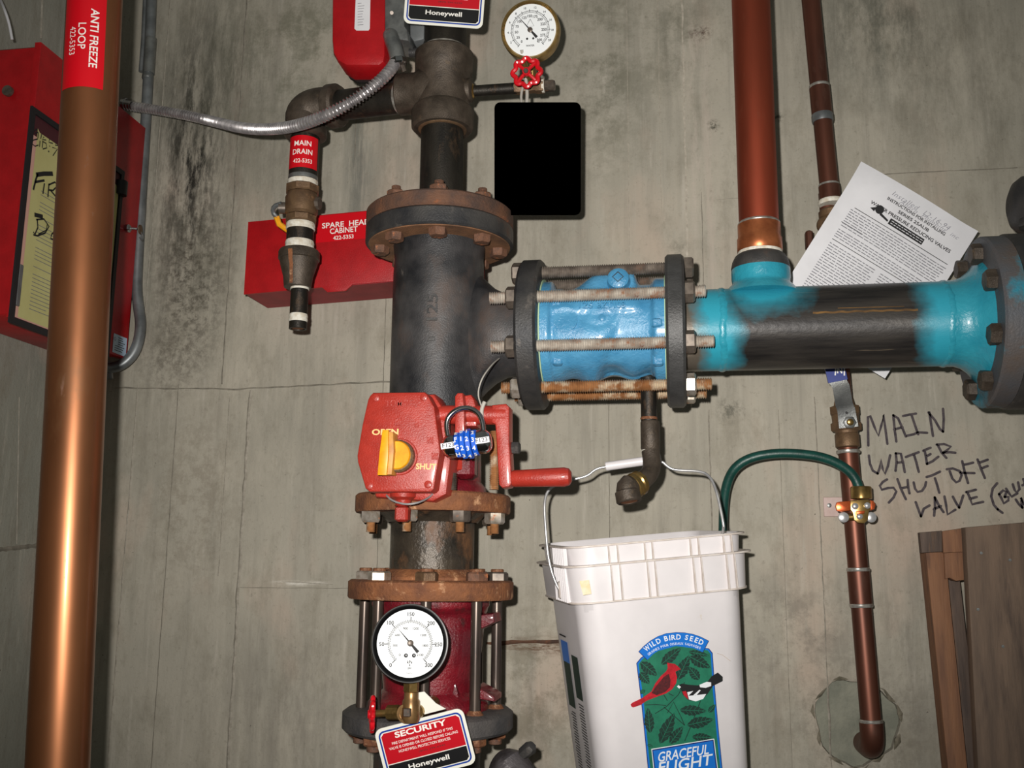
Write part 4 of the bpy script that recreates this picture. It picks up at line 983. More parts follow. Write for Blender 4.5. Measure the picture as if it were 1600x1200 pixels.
for x, y, r_, dy in ((1336,791,.0052,0),(1355,790,.0052,0),(1343,807,.0048,0),(1319,808,.0085,-.006),(1362,808,.0085,-.006)):
    q = G(x, y, YC2-.034-dy*0); c_ = MB().lathe(V((q.x, YC2-.034-(.0 if r_ < .006 else -.006), q.z)), (0,-1,0), [(-.004, r_*.9), (0, r_), (.002, r_*.95), (.0035, r_*.5)], 18); c_.build('screw', WIRE, t)
MB().cyl(G(1319,808,YC2-.02), G(1362,808,YC2-.02), .006, 12).build('clamp_body', BRASS, t)
hp = [(1344,768,YC2-.024),(1336,745,YC2-.026),(1316,727,YC2-.03),(1285,714,YC2-.034),(1250,709,YC2-.036),(1212,708,YC2-.036),(1175,714,YC2-.034),(1150,728,YC2-.03),(1137,750,-.09),(1131,780,-.08),(1130,830,-.065),(1128,900,-.035),(1122,1000,-.03)]
hp = [G(*q) for q in hp]
tag(MB().tube(hp, 7.6*kg, 16, smooth=2).build('green_cable', HOSE), 'thick green insulated cable arching from the ground clamp down behind the bucket', 'cable')
pl = G(1306, 792, -.003)
t = thing('wall_plate', 'pale pink plate with one screw fixed to the wall behind the ground clamp', 'plate', pl)
MB().box(V((pl.x, -.0035, pl.z)), (.040, .004, .033), ch=.001).build('plate', OUT, t)
MB().lathe(V((G(1295,790,0).x, -.005, G(1295,790,0).z)), (0,-1,0), [(0,.004),(.0015,.0035),(.002,.002)], 14).build('screw', GALV, t)

# ------------------------------------------------------------------ instruction sheet tucked behind the header
YPp = -.145
TL = W(1349, 250, -.160); TR_, BL = RP(1526, 362, TL, FWD), RP(1216, 486, TL, FWD)
Up_ = (TR_-TL); wP = Up_.length; Vp_ = (BL-TL); Vp_ = Vp_-Up_.normalized()*Vp_.dot(Up_.normalized()); Vp_ = Vp_.normalized(); hP = wP*11/8.5
Un = Up_.normalized(); Nn = Un.cross(Vp_).normalized()
if Nn.y > 0: Nn = -Nn
kp = wP/209
def PS(u, v, n=0.0):    # u, v in photo-pixel-like units from the top-left corner of the sheet; slight curl at the corner and edge
    a, b = u*kp, v*kp
    c_ = .004*math.sin(u/209*math.pi) + .010*max(0, (60-v-u*.3)/60)**2*-1 + .006*max(0, (u-170)/40)**2
    return TL+Un*a+Vp_*b+Nn*(n+c_)
t = thing('instruction_sheet', 'white printed instruction sheet tilted behind the header pipe', 'paper', PS(104, 130))
mb = MB(); NU, NV = 20, 26
gr = [[PS(209*i/NU, 271*j/NV) for i in range(NU+1)] for j in range(NV+1)]
mb.rings(gr, closed=False, cap0=False, cap1=False).build('sheet', PAPER, t)
PSt = lambda u, v, n=0.0: PS(u, v, n+.0006)
def ptext(mb, s, cu, cv, w_, h_, bold=0): text(mb, s, cu, cv, w_, -h_, PSt, .0002, bold)
mb = MB(); ptext(mb, 'INSTRUCTIONS FOR INSTALLING', 116, 31, 106, 5.2, .02); ptext(mb, 'SERIES 25AUB', 116, 40, 56, 5.2, .02); ptext(mb, 'WATER PRESSURE REDUCING VALVES', 117, 49.5, 146, 5.6, .02)
for a, b, c_, d_ in ((28,71,197,69),(24,130,197,128),(22,100,60,100)): mb.ribbon([(a,b),((a+c_)/2,(b+d_)/2),(c_,d_)], 1.0, PSt, .0002)
mb.prism([(84,55),(146,55),(146,65),(84,65)], PSt, 0, .0002)
mb.prism(circ(62, 53, 7, 14), PSt, 0, .0002); mb.prism([(48,58),(56,52),(56,60)], PSt, 0, .0002); mb.prism([(66,56),(82,60),(82,63),(66,60)], PSt, 0, .0002)
mb.build('printed_heading', INK, t)
mb = MB()
for r0, c0_, c1_, n_, dv_ in ((76,24,198,8,4.1),(112,24,198,4,4.1),(137,24,106,22,4.4),(137,116,198,22,4.4)):
    for i in range(n_):
        v = r0+i*dv_; u = c0_
        while u < c1_-4:
            L_ = random.uniform(3,12); L_ = min(L_, c1_-u)
            mb.ribbon([(u, v), (u+L_, v)], 1.25, PSt, .0002); u += L_+1.6
mb.build('printed_text', INKG, t)
mb = MB()
for i in range(2):
    u = 87
    while u < 142: L_ = random.uniform(3,7); mb.ribbon([(u,58.2+i*3.8),(min(u+L_,144),58.2+i*3.8)], 1.1, PSt, .0006); u += L_+1.4
mb.build('reversed_print', PAPER, t)
mb = MB(); text(mb, 'Installed  12-16-94', 118, 19.5, 105, -8, PSt, .0003, -.006, 0, 1.1, .3); text(mb, 'Ahern  Plumbing  inc', 136, 26.0, 108, -8, PSt, .0003, -.006, 0, 1.1, .3); mb.build('pencil_note', PENCIL, t)
# ------------------------------------------------------------------ red butterfly valve with gearbox
RF2 = .1185
zL1, zL0 = W(686, 765, Y0-RF2).z, W(686, 796, Y0-RF2).z      # rusty flange under the valve
bv = thing('butterfly_valve', 'red cast butterfly valve with square gearbox, yellow pointer and crank under the black tee', 'valve', AX(zL1))
RV2 = 74*S(686, 720, Y0)
zt = zbot
MB().lathe(AX(zL1), Z, [(0, RV2*1.12), (.012, RV2*1.1), (.020, RV2), (zt-zL1-.02, RV2*.98), (zt-zL1-.014, RV2*1.03), (zt-zL1, RV2*1.03)], 56).build('body', REDD, bv)
YG = Y0-.165
gc_ = W(625, 690, YG); Pgb = plane(gc_, (1,0,0), Z)
def OG(pts, O=None):
    O = O or gc_; return [((W(x, y, O.y)-O).x, (W(x, y, O.y)-O).z) for x, y in pts]
gb = [(577,618),(582,613),(663,612),(668,616),(679,636),(688,706),(686,716),(678,764),(673,769),(577,769),(570,763),(558,722),(557,712),(565,664),(574,624)]
MB().prism(OG(gb), Pgb, -.052, 0, ch=.004).build('gearbox_cover', REDC, bv)
gb2 = [(574,612),(670,609),(686,634),(698,706),(690,770),(668,782),(576,775),(556,720),(560,664)]
MB().prism([( (W(x,y,YG).x-gc_.x), (W(x,y,YG).z-gc_.z)) for x, y in gb2], Pgb, -.085, -.03, ch=.006).build('gearbox_housing', REDC, bv)
mb = MB()
for x, y in ((587,622),(662,621),(577,759),(669,757)):
    q = W(x, y, YG-.0005); MB().lathe(q, (0,-1,0), [(-.001,.0055),(.0012,.0055),(.002,.004)], 14).build('cover_screw', REDC, bv)
mb = MB(); text(mb, 'TOMOE', *OG([(624,630)])[0], .040, .0095, Pgb, .0012, .01, thick=.002); mb.build('cast_lettering', REDC, bv)
for x, y, s_ in ((622,659,.010),(651,664,.006),(679,713,.009),(672,688,.009)):
    MB().box(W(x, y, YG-.0002), (s_, .0016, s_), ch=.0006).build('cast_pad', REDC, bv)
mb = MB(); text(mb, 'OPEN', OG([(602,675)])[0][0], OG([(602,675)])[0][1], .0385, .0085, Pgb, .0006, .03); mb.build('lettering', CREAM, bv)
mb = MB(); text(mb, 'SHUT', *OG([(666,729)])[0], .029, .0085, Pgb, .0006, .03, D(-2)); mb.build('lettering', CREAM, bv)
hub = W(625, 714, YG)
MB().lathe(hub, (0,-1,0), [(-.002,.0255),(.002,.0255),(.003,.0245),(.003,.019)], 40).build('indicator_collar', REDC, bv)
MB().lathe(hub, (0,-1,0), [(.002,.0225),(.012,.0225),(.014,.020)], 36).build('indicator_ring', BRONZE, bv)
MB().lathe(hub+V((-.001,-.006,.001)), (0,-1,0), [(0,.0200),(.009,.0200),(.011,.0185)], 36).build('indicator_hub', YEL, bv)
hp_ = hub+V((-.010,-.0,0)); Pi = plane(hub, (1,0,0), Z)
q0 = OG([(604,672)], hub)[0]; q1 = OG([(602,748)], hub)[0]
zz0 = W(604, 676, YG-.022).z-hub.z; zz1 = W(602, 742, YG-.022).z-hub.z; xx = W(603, 710, YG-.022).x-hub.x
MB().prism([(xx-.0085, zz1), (xx+.010, zz1), (xx+.012, zz0*.2), (xx+.010, zz0), (xx-.002, zz0+.003), (xx-.006, zz0)], Pi, .003, .0255, ch=.001).build('pointer_block', YELF, bv)
MB().prism([(xx-.009, zz1-.001), (xx+.004, zz1-.001), (xx+.0055, 0), (xx+.0045, zz0+.003), (xx-.004, zz0+.003), (xx-.0075, 0)], Pi, .0255, .0295, ch=.0012).build('pointer', YEL, bv)
# lower nose of the gearbox
qn = W(630, 775, YG+.03)
MB().lathe(qn+V((0,0,.010)), (0,0,-1), [(0,.020),(.012,.018),(.016,.012),(.022,.0105),(.024,.012)], 24).build('drain_boss', REDC, bv)
MB().box(qn+V((0,0,-.025)), (.019,.019,.022), ch=.003).build('square_plug', REDC, bv)
MB().tube([W(604,774,YG+.02), W(612,782,YG+.01), W(630,788,YG), W(650,787,YG), W(668,779,YG+.02), W(676,772,YG+.03)], .0014, 8, smooth=2).build('seal_wire', WIRE, bv)
# shaft, crank and handle
YK = Y0-.125
sh0, sh1 = W(672, 648, YK), W(792, 649, YK); ks = S(740, 650, YK)
MB().cyl(sh0, sh1, 15*ks, 28).build('crank_shaft', REDC, bv)
ck = W(788, 700, YK-.004)
def OK_(pts): return [((W(x, y, ck.y)-ck).x, (W(x, y, ck.y)-ck).z) for x, y in pts]
Pck = plane(ck, (1,0,0), Z)
MB().prism(OK_([(770,634),(792,632),(797,637),(797,690),(801,756),(797,761),(786,763),(781,758),(777,690),(775,664),(770,662)]), Pck, -.022, .008, ch=.0025).build('crank_arm', REDC, bv)
h0, h1 = W(799, 748, YK), W(893, 745, YK-.004)
MB().lathe(h0, h1-h0, [(0, .0095), (.004, .0118), ((h1-h0).length-.010, .0135), ((h1-h0).length-.003, .0115), ((h1-h0).length, .007)], 28).build('crank_handle', REDC, bv)
MB().lathe(W(800,700,YK+.01), (1,0,0), [(0,.009),(.010,.009),(.012,.006)], 6).build('crank_nut', BLACKI, bv)
# lug plate with hole for the padlock, studs of the valve
lk = W(722, 650, YK-.02); Plk = plane(lk, (1,0,0), Z)
def OL(pts): return [((W(x, y, lk.y)-lk).x, (W(x, y, lk.y)-lk).z) for x, y in pts]
MB().prism(OL([(712,620),(716,615),(724,615),(727,640),(727,680),(712,680)]), Plk, -.012, .006, ch=.002).build('locking_lug', REDC, bv)
MB().prism(OL([(717,616),(733,614),(738,622),(742,636),(742,664),(717,664)]), Plk, -.040, -.012, ch=.003).build('lug_web', REDC, bv)
MB().box(W(728, 722, Y0-RV2*.95), (.030, .03, .05), ch=.006).build('neck_rib', REDD, bv)
MB().box(W(705, 712, Y0-RV2*.9), (.045, .05, .06), ch=.008).build('bracket', REDC, bv)
for x, y0, y1, yy in ((772,672,765,Y0-.088),(706,735,766,Y0-.105)):
    rodmb(W(x, y1, yy), V((W(x, y1, yy).x, yy, W(x, y0, yy).z)), .0075).build('threaded_stud', RODR if x > 750 else GREYNUT, bv, sharp=20)
MB().tube([W(757,628,YK-.018), W(752,640,YK-.020), W(753,655,YK-.020), W(757,668,YK-.01)], .0028, 8, smooth=2).tube([W(752,634,YK-.01), W(746,616,YK-.0), W(752,592,YK-.01), W(768,570,YK+.02), W(780,560,YK+.06)], .0011, 6, smooth=2).build('cable_tie', TIE, bv)
# padlock
lkc = W(730, 694, YK-.045); ang = D(8); kl = S(730, 694, YK-.045)
LX = V((math.cos(ang), 0, math.sin(ang))); LZ = V((-math.sin(ang), 0, math.cos(ang)))
pk = thing('combination_padlock', 'chrome combination padlock with four blue number dials hooked on the red valve lug', 'padlock', lkc)
BW = 39*kl; BR = 19*kl
MB().lathe(lkc-LX*BW, LX, [(0, BR*.45), (.002, BR*.72), (.006, BR*.93), (.010, BR), (BW-.016*1, BR*.98)], 32).build('body_end', CHROME, pk)
MB().lathe(lkc+LX*BW, -LX, [(0, BR*.45), (.002, BR*.72), (.006, BR*.93), (.010, BR), (BW-.016*1, BR*.98)], 32).build('body_end', CHROME, pk)
MB().tube([lkc+LX*(-29*kl)+LZ*BR*.7, lkc+LX*(-30*kl)+LZ*36*kl, lkc+LX*(-24*kl)+LZ*49*kl, lkc+LX*(-8*kl)+LZ*58*kl, lkc+LX*(10*kl)+LZ*57*kl, lkc+LX*(23*kl)+LZ*47*kl, lkc+LX*(28*kl)+LZ*34*kl, lkc+LX*(28*kl)+LZ*BR*.7], 4.2*kl, 16, smooth=3).build('shackle', CHROME, pk)
dials = [('E','F','G','H'), ('0','1','2','3'), ('1','2','3','4'), ('2','3','4','5')]
dw = .0078
for i, (row, dx_, rr_) in enumerate(zip(dials, (-1.5,-.5,.5,1.5), (1.06,1.2,1.24,1.08))):
    c_ = lkc+LX*(dx_*dw); R_ = BR*rr_
    dd = MB().lathe(c_-LX*dw*.46, LX, [(0,R_*.94),(.0008,R_),(dw*.92-.0008,R_),(dw*.92,R_*.94)], 10, ph=.2*i).build('number_dial', DIALBL, pk, sharp=20)
    Pd = cylf(c_, LX, R_, (0,-1,0)); mb = MB()
    for j, s_ in enumerate(row):
        a = (-.95+j*.6)+.08*i; ca = V((0,-1,0))*math.cos(a)-LZ*math.sin(a); Pt_ = plane(c_+ca*R_*1.0, LX, LZ*math.cos(a)+V((0,-1,0))*math.sin(a))
        text(mb, s_, 0, 0, None, .0066, Pt_, .0010, .02)
    mb.build('digits', INKW, dd)
for sx_, u in ((-1, -26*kl), (1, 27*kl)):
    Pq_ = cylf(lkc, LX, BR*1.0, (0,-1,0)); 
    s1 = MB().rings([[Pq_(a_*BR, u+dx_, .0004) for a_ in (-.22,-.1,0,.1,.26)] for dx_ in (-.0105,.0105)], closed=False, cap0=False, cap1=False).build('paper_label', PAPER, pk)
    mb = MB(); text(mb, 'F123', u*0, 0, .016, .0055, plane(lkc+LX*u+V((0,-1,0))*(BR+.0008)+LZ*.0, LX, LZ), .0006, .0); mb.build('label_print', INK, s1)

# ------------------------------------------------------------------ lower flanges and spool
t1 = thing('lower_valve_flange', 'orange-brown rusty flange directly under the red gearbox', 'flange', AX(zL0))
MB().lathe(AX(zL0), Z, [(0, .05), (0, RF2-.002), (.003, RF2), (zL1-zL0-.003, RF2), (zL1-zL0, RF2-.003), (zL1-zL0, .05)], 72).build('flange_disc', RUSTO, t1)
MB().lathe(AX(zL0-.014), Z, [(0, .068), (.010, .078), (.014, .084)], 48, cap0=False, cap1=False).build('hub', SPOOL, t1)
bolts(t1, AX(zL1-.001), -Z, RF2*.84, [a for a in (8,53,98,143,188,233,278,323)], zL1-zL0-.001, .0135, .016, RODR, BRNIRON, .014, nr=.0155, headlen=False, pick={0: BRIGHTNUT, 1: BRIGHTNUT, 7: GREYNUT, 6: BRIGHTNUT} )
zS1 = zL0-.014; zM1 = W(686, 908, Y0-RF2).z; zM0 = W(686, 940, Y0-RF2).z
t = thing('spool_pipe', 'short dark brown weathered pipe spool between the two orange rusty flanges', 'pipe', AX(zM1))
RS_ = 65.5*S(688, 850, Y0)
MB().lathe(AX(zM1), Z, [(0, RS_), (zS1-zM1, RS_)], 64).build('pipe', SPOOL, t)
P = cylf(AX(0), Z, RS_, (0,-1,0))
MB().lathe(AX(zM1), Z, [(0, RS_*1.22), (.004, RS_*1.22), (.014, RS_*1.08), (.016, RS_)], 48, cap0=False, cap1=False).build('weld_hub', RUSTO, t)
t = thing('check_top_flange', 'orange rusty flange with bright nuts just above the black-rimmed gauge', 'flange', AX(zM0))
MB().lathe(AX(zM0), Z, [(0, .05), (0, RF2+.004), (.003, RF2+.006), (zM1-zM0-.003, RF2+.006), (zM1-zM0, RF2+.002), (zM1-zM0, .05)], 72).build('flange_disc', RUSTO, t)
angs = (10,55,100,145,190,235,280,325)
zN1 = W(686, 1126, Y0-RF2).z; zN0 = W(686, 1162, Y0-RF2).z
me_n = {}
for i, a in enumerate(angs):
    R_ = RF2*.84; pos = V((RX+R_*math.sin(D(a)), Y0-R_*math.cos(D(a)), zM1))
    n_ = MB(); n_.hexa(pos, Z, .0168, .0125, ph=i*.4); n_ = n_.build('nut', (BRONZE if i == 0 else BRIGHTNUT if i in (6,7) else RUSTBOLT if i == 1 else GREYNUT), t)
    MB().lathe(pos+Z*.012, Z, [(0,.0100),(.004,.0100),(.005,.0085)], 12).build('stud_end', RUSTO, n_)
# ------------------------------------------------------------------ lower check valve
ch = thing('red_check_valve', 'dark red cast check valve with smooth tie rods around it, partly behind the black-rimmed gauge', 'valve', AX(zN1))
H = zM0-zN1; kq = S(686, 1030, Y0)
mb = MB(); rr = []
prof = [(0,93),(.07,93),(.1,88),(.17,74),(.3,76),(.5,84),(.7,84),(.84,82),(.9,88),(.93,93),(1,93)]
for k in range(36):
    f = k/35
    for a, b in zip(prof[:-1], prof[1:]):
        if a[0] <= f <= b[0]+1e-9: q = (f-a[0])/(b[0]-a[0]); rad = a[1]+(b[1]-a[1])*q; break
    rr.append([V((RX+math.sin(t_)*rad*kq*(1+.05*math.sin(2*t_+f*4)*(0 if f < .1 or f > .9 else 1)), Y0-math.cos(t_)*rad*kq*(1+.06*math.cos(3*t_-f*6)*(0 if f < .1 or f > .9 else 1)), zN1+H*f)) for t_ in [2*math.pi*i/64 for i in range(64)]])
mb.rings(rr).build('body', REDD, ch, sharp=50)
YB = Y0-.050
for pts, n0, n1 in (([(740,962),(772,958),(774,972),(748,985),(742,975)], -.05, .006), ([(745,1072),(774,1088),(774,1096),(748,1092)], -.05, .006), ([(592,1110),(618,1078),(640,1066),(640,1120),(600,1120)], -.03, .002), ([(690,1058),(712,1062),(718,1090),(700,1100),(690,1080)], -.03, .004)):
    c_ = W(*pts[0], YB); Pp = plane(c_, (1,0,0), Z)
    MB().prism([((W(x, y, YB)-c_).x, (W(x, y, YB)-c_).z) for x, y in pts], Pp, n0, n1, ch=.003).build('cast_lug', REDD, ch)
bo = W(679, 1095, YB-.004)
MB().lathe(bo+V((0,.02,0)), (-.1,-1,0), [(0,.030),(.018,.026),(.026,.024),(.026,.0165),(.016,.0155)], 36, cap1=False).build('port_boss', REDD, ch)
MB().lathe(bo, (-.1,-1,0), [(0,.0155),(.002,.0155),(.004,.012)], 20).build('port_plug', RUSTO, ch)
for i, a in enumerate(angs):
    R_ = RF2*.84; x_ = RX+R_*math.sin(D(a)); y_ = Y0-R_*math.cos(D(a))
    MB().cyl((x_, y_, zN1), (x_, y_, zM0), .0078, 18).build('tie_rod', RODS, ch)
t = thing('bottom_flange', 'grey-black flange under the red check valve, with rusty nuts beneath', 'flange', AX(zN0))
MB().lathe(AX(zN0), Z, [(0, .05), (0, RF2+.003), (.004, RF2+.007), (zN1-zN0-.005, RF2+.007), (zN1-zN0, RF2), (zN1-zN0, .05)], 72).build('flange_disc', mat('dusty_black_iron', (62,62,64), (88,84,82), 26, rough=.6, metal=.1, bump=.0016, bs=280, layers=[((126,84,58), 24, .64, .76, U1, .8, 0)]), t)
for i, a in enumerate(angs):
    R_ = RF2*.84; pos = V((RX+R_*math.sin(D(a)), Y0-R_*math.cos(D(a)), zN0))
    n_ = MB(); n_.hexa(pos, -Z, .0168, .0125, ph=i*.4); n_ = n_.build('nut', RUSTO if i else BRNIRON, t)
    MB().lathe(pos-Z*.012, -Z, [(0,.0100),(.008,.0100),(.009,.0085)], 12).build('stud_end', RUSTBOLT, n_)
    if i in (1, 2, 3): MB().lathe(pos+Z*(zN1-zN0), Z, [(0,.013),(.004,.010),(.006,.008)], 10).build('rod_collar', RUSTO, t)
t = thing('bottom_pipe', 'dark steel pipe going down below the bottom flange', 'pipe', AX(.3))
MB().lathe(AX(.05), Z, [(0, .078), (zN0-.05, .078)], 48).build('pipe', BLACKI, t)
c_ = W(812, 1200, Y0-.02)
t = thing('pipe_brace', 'scuffed grey cast brace sloping down to the right beneath the bottom flange', 'brace', c_)
MB().tube([W(778,1192,Y0-.01), W(798,1206,Y0-.02), W(818,1255,Y0-.03), W(824,1330,Y0-.03)], [.020,.026,.034,.034], 24, smooth=1).build('casting', mat('scuffed_iron', (96,92,94), (60,54,54), 22, rough=.42, metal=.35, bump=.0016, bs=200, layers=[((170,164,164), 60, .66, .74, U1, .3, .3)]), t)
MB().lathe(W(824,1172,Y0-.03), (.6,-.4,.5), [(-.01,.009),(.008,.010),(.012,.007)], 6).build('brace_bolt', BLACKI, t)

BRONZB = mat('cock_bronze', (164,128,84), (120,92,60), 50, rough=.34, metal=.7)
# ------------------------------------------------------------------ lower gauge, its cock and tag
YQ = Y0-.185
gc2 = W(641, 1005, YQ); s_ = S(641, 1005, YQ); fr = 51.5*s_
labs = []
for i, s in enumerate(['0','50','100','150','200','250','300']):
    a = D(228-i*46); labs.append((s, fr*.86*math.cos(a), fr*.86*math.sin(a), fr*.12))
for i, s in enumerate(['0','300','600','900','1200','1500','1800','2100']):
    a = D(228-i*276/7); labs.append((s, fr*.46*math.cos(a), fr*.46*math.sin(a), fr*.075))
labs += [('kPa', 0, -fr*.55, fr*.085), ('psi', 0, -fr*.73, fr*.085), ('&', 0, -fr*.64, fr*.06)]
n2 = (CAM-gc2).normalized()+V((.10,0,.03))
g2, Pg2, U2, V2, N2 = gauge('pressure_gauge', 'black-rimmed pressure gauge with a white dial in front of the dark red check valve', gc2, n2, 60.5*s_, .036, BLKPL, PLASTB, fr, (fr*.66, fr*.36), 132,
    [(228,-48, fr*.655, fr*.70, 60, .0006), (228,-48, fr*.655, fr*.78, 6, .0011), (228,-48, fr*.58, fr*.62, 42, .0005), (228,-48, fr*.648, fr*.66, 80, .0028), (228,-48, fr*.618, fr*.630, 80, .0028)], labs)
mb = MB(); text(mb, 'MARSH', 0, -fr*.88, None, fr*.04, Pg2, .0003); mb.build('maker_mark', INK, g2)
for sx_ in (-1, 1): MB().lathe(Pg2(sx_*fr*.12, -fr*.36, 0), N2, [(0, fr*.065), (.001, fr*.06), (.002, fr*.03)], 16).build('dial_screw', CHROME, g2)
vb = W(640, 1108, YQ+.02)
MB().lathe(W(643, 1064, YQ+.012), (0,.0,-1), [(0,.0105),(.013,.0105),(.015,.008)], 6).build('hexagon', BRASS, g2)
t = thing('gauge_cock', 'brass gauge cock with a red handwheel under the black-rimmed gauge', 'valve', vb)
MB().lathe(W(643, 1079, YQ+.012), (0,0,-1), [(0,.007),(.002,.0095),(.010,.0095),(.013,.0115),(.034,.0125),(.040,.010)], 24).build('body', BRONZB, t)
MB().tube([W(650,1112,YQ+.02), W(664,1106,YQ+.05), W(676,1098,YQ+.085)], .010, 16).build('inlet', BRASS, t)
MB().lathe(W(638, 1113, YQ+.018), (0,-1,0), [(0,.0115),(.012,.0125),(.0135,.0120),(.0135,.0085),(.012,.0085)], 24).build('plug_boss', BRONZB, t)
MB().box(W(637, 1113, YQ+.0), (.0095,.010,.0105), ch=.001).build('square_plug', GREYNUT, t)
MB().cyl(W(636,1113,YQ+.022), W(584,1115,YQ+.024), .0048, 14).build('stem', BRASS, t)
MB().cyl(W(624,1113,YQ+.022), W(606,1113.5,YQ+.024), .0098, 8).build('packing_nut', BRASS, t)
wheel('handwheel', W(582, 1116, YQ+.024), (-1,-.32,0), 27*S(582,1116,YQ), WHEEL, t)
s_ = S(664, 1160, YQ+.034)
u_ = V((139,36))/143.6; Ot = W(664.5, 1166.5, YQ+.034)
Ut = RIGHT*u_.x+UP*u_.y; Vt = -RIGHT*u_.y+UP*u_.x
tg, Pq2 = printed_tag('fire_department_tag', 'red, white and black SECURITY tag hanging from the gauge cock at the bottom', Ot, Ut, Vt, 143*s_, 90*s_, None)
mb = MB(); mb.prism([(-.016,.040),(-.008,.046),(-.003,.056),(.0,.066),(.006,.069),(.016,.068),(.021,.060),(.027,.050),(.038,.040)], lambda u, v, n=0: Pq2(u+.001, v*1.04, n), -.0007, .0007); mb.build('hanging_ear', TAGW, tg)

# ------------------------------------------------------------------ drain nipple below the blue valve
YN = Y0-.02
t = thing('drip_pipe', 'short black and rusty drip pipe under the blue valve, bent toward the bucket', 'pipe', W(1016, 700, YN))
kn = S(1015, 680, YN); xn = W(1014, 660, YN).x; zn = lambda py: W(1014, py, YN).z
MB().cyl((xn, YN, zn(590)), (xn, YN, zn(662)), 12.5*kn, 24).build('nipple', STEELP, t)
MB().lathe((xn, YN, zn(656)), Z, [(0, 12.8*kn), (.002, 13.6*kn), (.004, 12.8*kn)], 24).build('rust_ring', RUSTO, t)
xm = W(1016, 680, YN).x
MB().lathe((xm, YN, zn(703)), Z, [(0, 13.5*kn), (.002, 15*kn), (zn(658)-zn(703)-.002, 15*kn), (zn(658)-zn(703), 13.5*kn)], 28).build('coupling', BRNIRON, t)
MB().lathe((xm, YN, zn(707)), Z, [(0, 12.5*kn), (.002, 13.4*kn), (.005, 13.4*kn)], 24).build('thread_tape', TAPE, t)
ev = [V((xm, YN, zn(705))), W(1019, 722, YN-.004), W(1017, 738, YN-.012), W(1006, 750, YN-.026), W(996, 756, YN-.036)]
MB().tube(ev, 14*kn, 24, smooth=2).build('street_elbow', BRNIRON, t)
dq = (ev[-1]-ev[-2]).normalized()
MB().lathe(ev[-1]-dq*.006, dq, [(0,.0165),(.002,.0185),(.008,.0185),(.010,.0165),(.012,.0165),(.013,.019),(.020,.019),(.022,.016)], 12).build('brass_union', BRASS, t)
f0 = ev[-1]+dq*.016; f1 = W(979, 762, YN-.054); f2 = W(982, 779, YN-.056)
MB().tube([f0, W(984, 757, YN-.052), f1, f2], [.0155,.0165,.016,.0155], 24, smooth=1).build('outlet_elbow', BRNIRON, t)
ff = (f2-f1).normalized()
MB().lathe(f2-ff*.012, ff, [(0,.015),(.002,.0178),(.016,.0178),(.018,.016),(.017,.0125),(.008,.0115)], 28, cap1=True).build('outlet_band', BRNIRON, t)
MB().cyl(f2+ff*.0035, f2+ff*.0045, .0122, 20).build('rusty_bore', RUSTO, t)

# ------------------------------------------------------------------ white square bucket
ua = D(5.6)                                      # rim rises to the right, leans a little toward the camera, turned a little to the right
yaw = D(20.0)
BU = V((math.cos(yaw)*math.cos(ua), math.sin(yaw)*math.cos(ua), math.sin(ua)))
bn = V((math.sin(yaw), -math.cos(yaw), 0))
bn = (bn-BU*bn.dot(BU)).normalized()
tilt = D(2.2)
BZ = bn.cross(BU)
if BZ.z < 0: BZ = -BZ
bn, BZ = (bn*math.cos(tilt)-BZ*math.sin(tilt)).normalized(), (BZ*math.cos(tilt)+bn*math.sin(tilt)).normalized()
YBk = -.285
Ob = W(1034, 842, YBk)                           # middle of the front of the rim
kb = S(1020, 860, YBk)
WB, DB, HB = 300*kb, .225, .37
def BP(u, v, n=0.0): return Ob+BU*u+BZ*v+bn*n    # n = toward the camera; the bucket fills n from 0 to -DB
bk = thing('square_bucket', 'white square plastic bucket printed with a bird seed label, hanging by its wire handle', 'bucket', BP(0, -HB, -DB/2))
def ringb(v, w_, d_, r, cu=0.0, cn=-DB/2, n=7): return [BP(cu+a, v, cn+b) for a, b in rrect(w_, d_, r, n)]
tpb = lambda v: 1+v/HB*.165                      # walls taper toward the base (v is negative)
cu = lambda v: 0.0
hb_ = 88*kb
mb = MB()
mb.rings([ringb(-HB, WB*.80, DB*.80, .03, cu(-HB)), ringb(-HB+.004, WB*.815, DB*.815, .034, cu(-HB)), ringb(-hb_, (WB-.014)*tpb(-hb_), (DB-.014)*tpb(-hb_), .036, cu(-hb_)), ringb(-.002, WB-.010, DB-.010, .036), ringb(0, WB-.012, DB-.012, .036), ringb(-.002, WB-.016, DB-.016, .034), ringb(-HB+.008, WB*.79, DB*.79, .03, cu(-HB))])
body = mb.build('wall', WHITE, bk, sharp=50)
def band(v0, v1, ex, name='rim_flange', m=WHITED):
    return MB().rings([ringb(v0, WB-.012, DB-.012, .034), ringb(v0, WB+ex*2, DB+ex*2, .038), ringb(v1, WB+ex*2, DB+ex*2, .038), ringb(v1, WB-.012, DB-.012, .034)], loop=True).build(name, m, bk)
band(-.0005, -.0030, .0015); band(-30*kb, -32.5*kb, .0065)
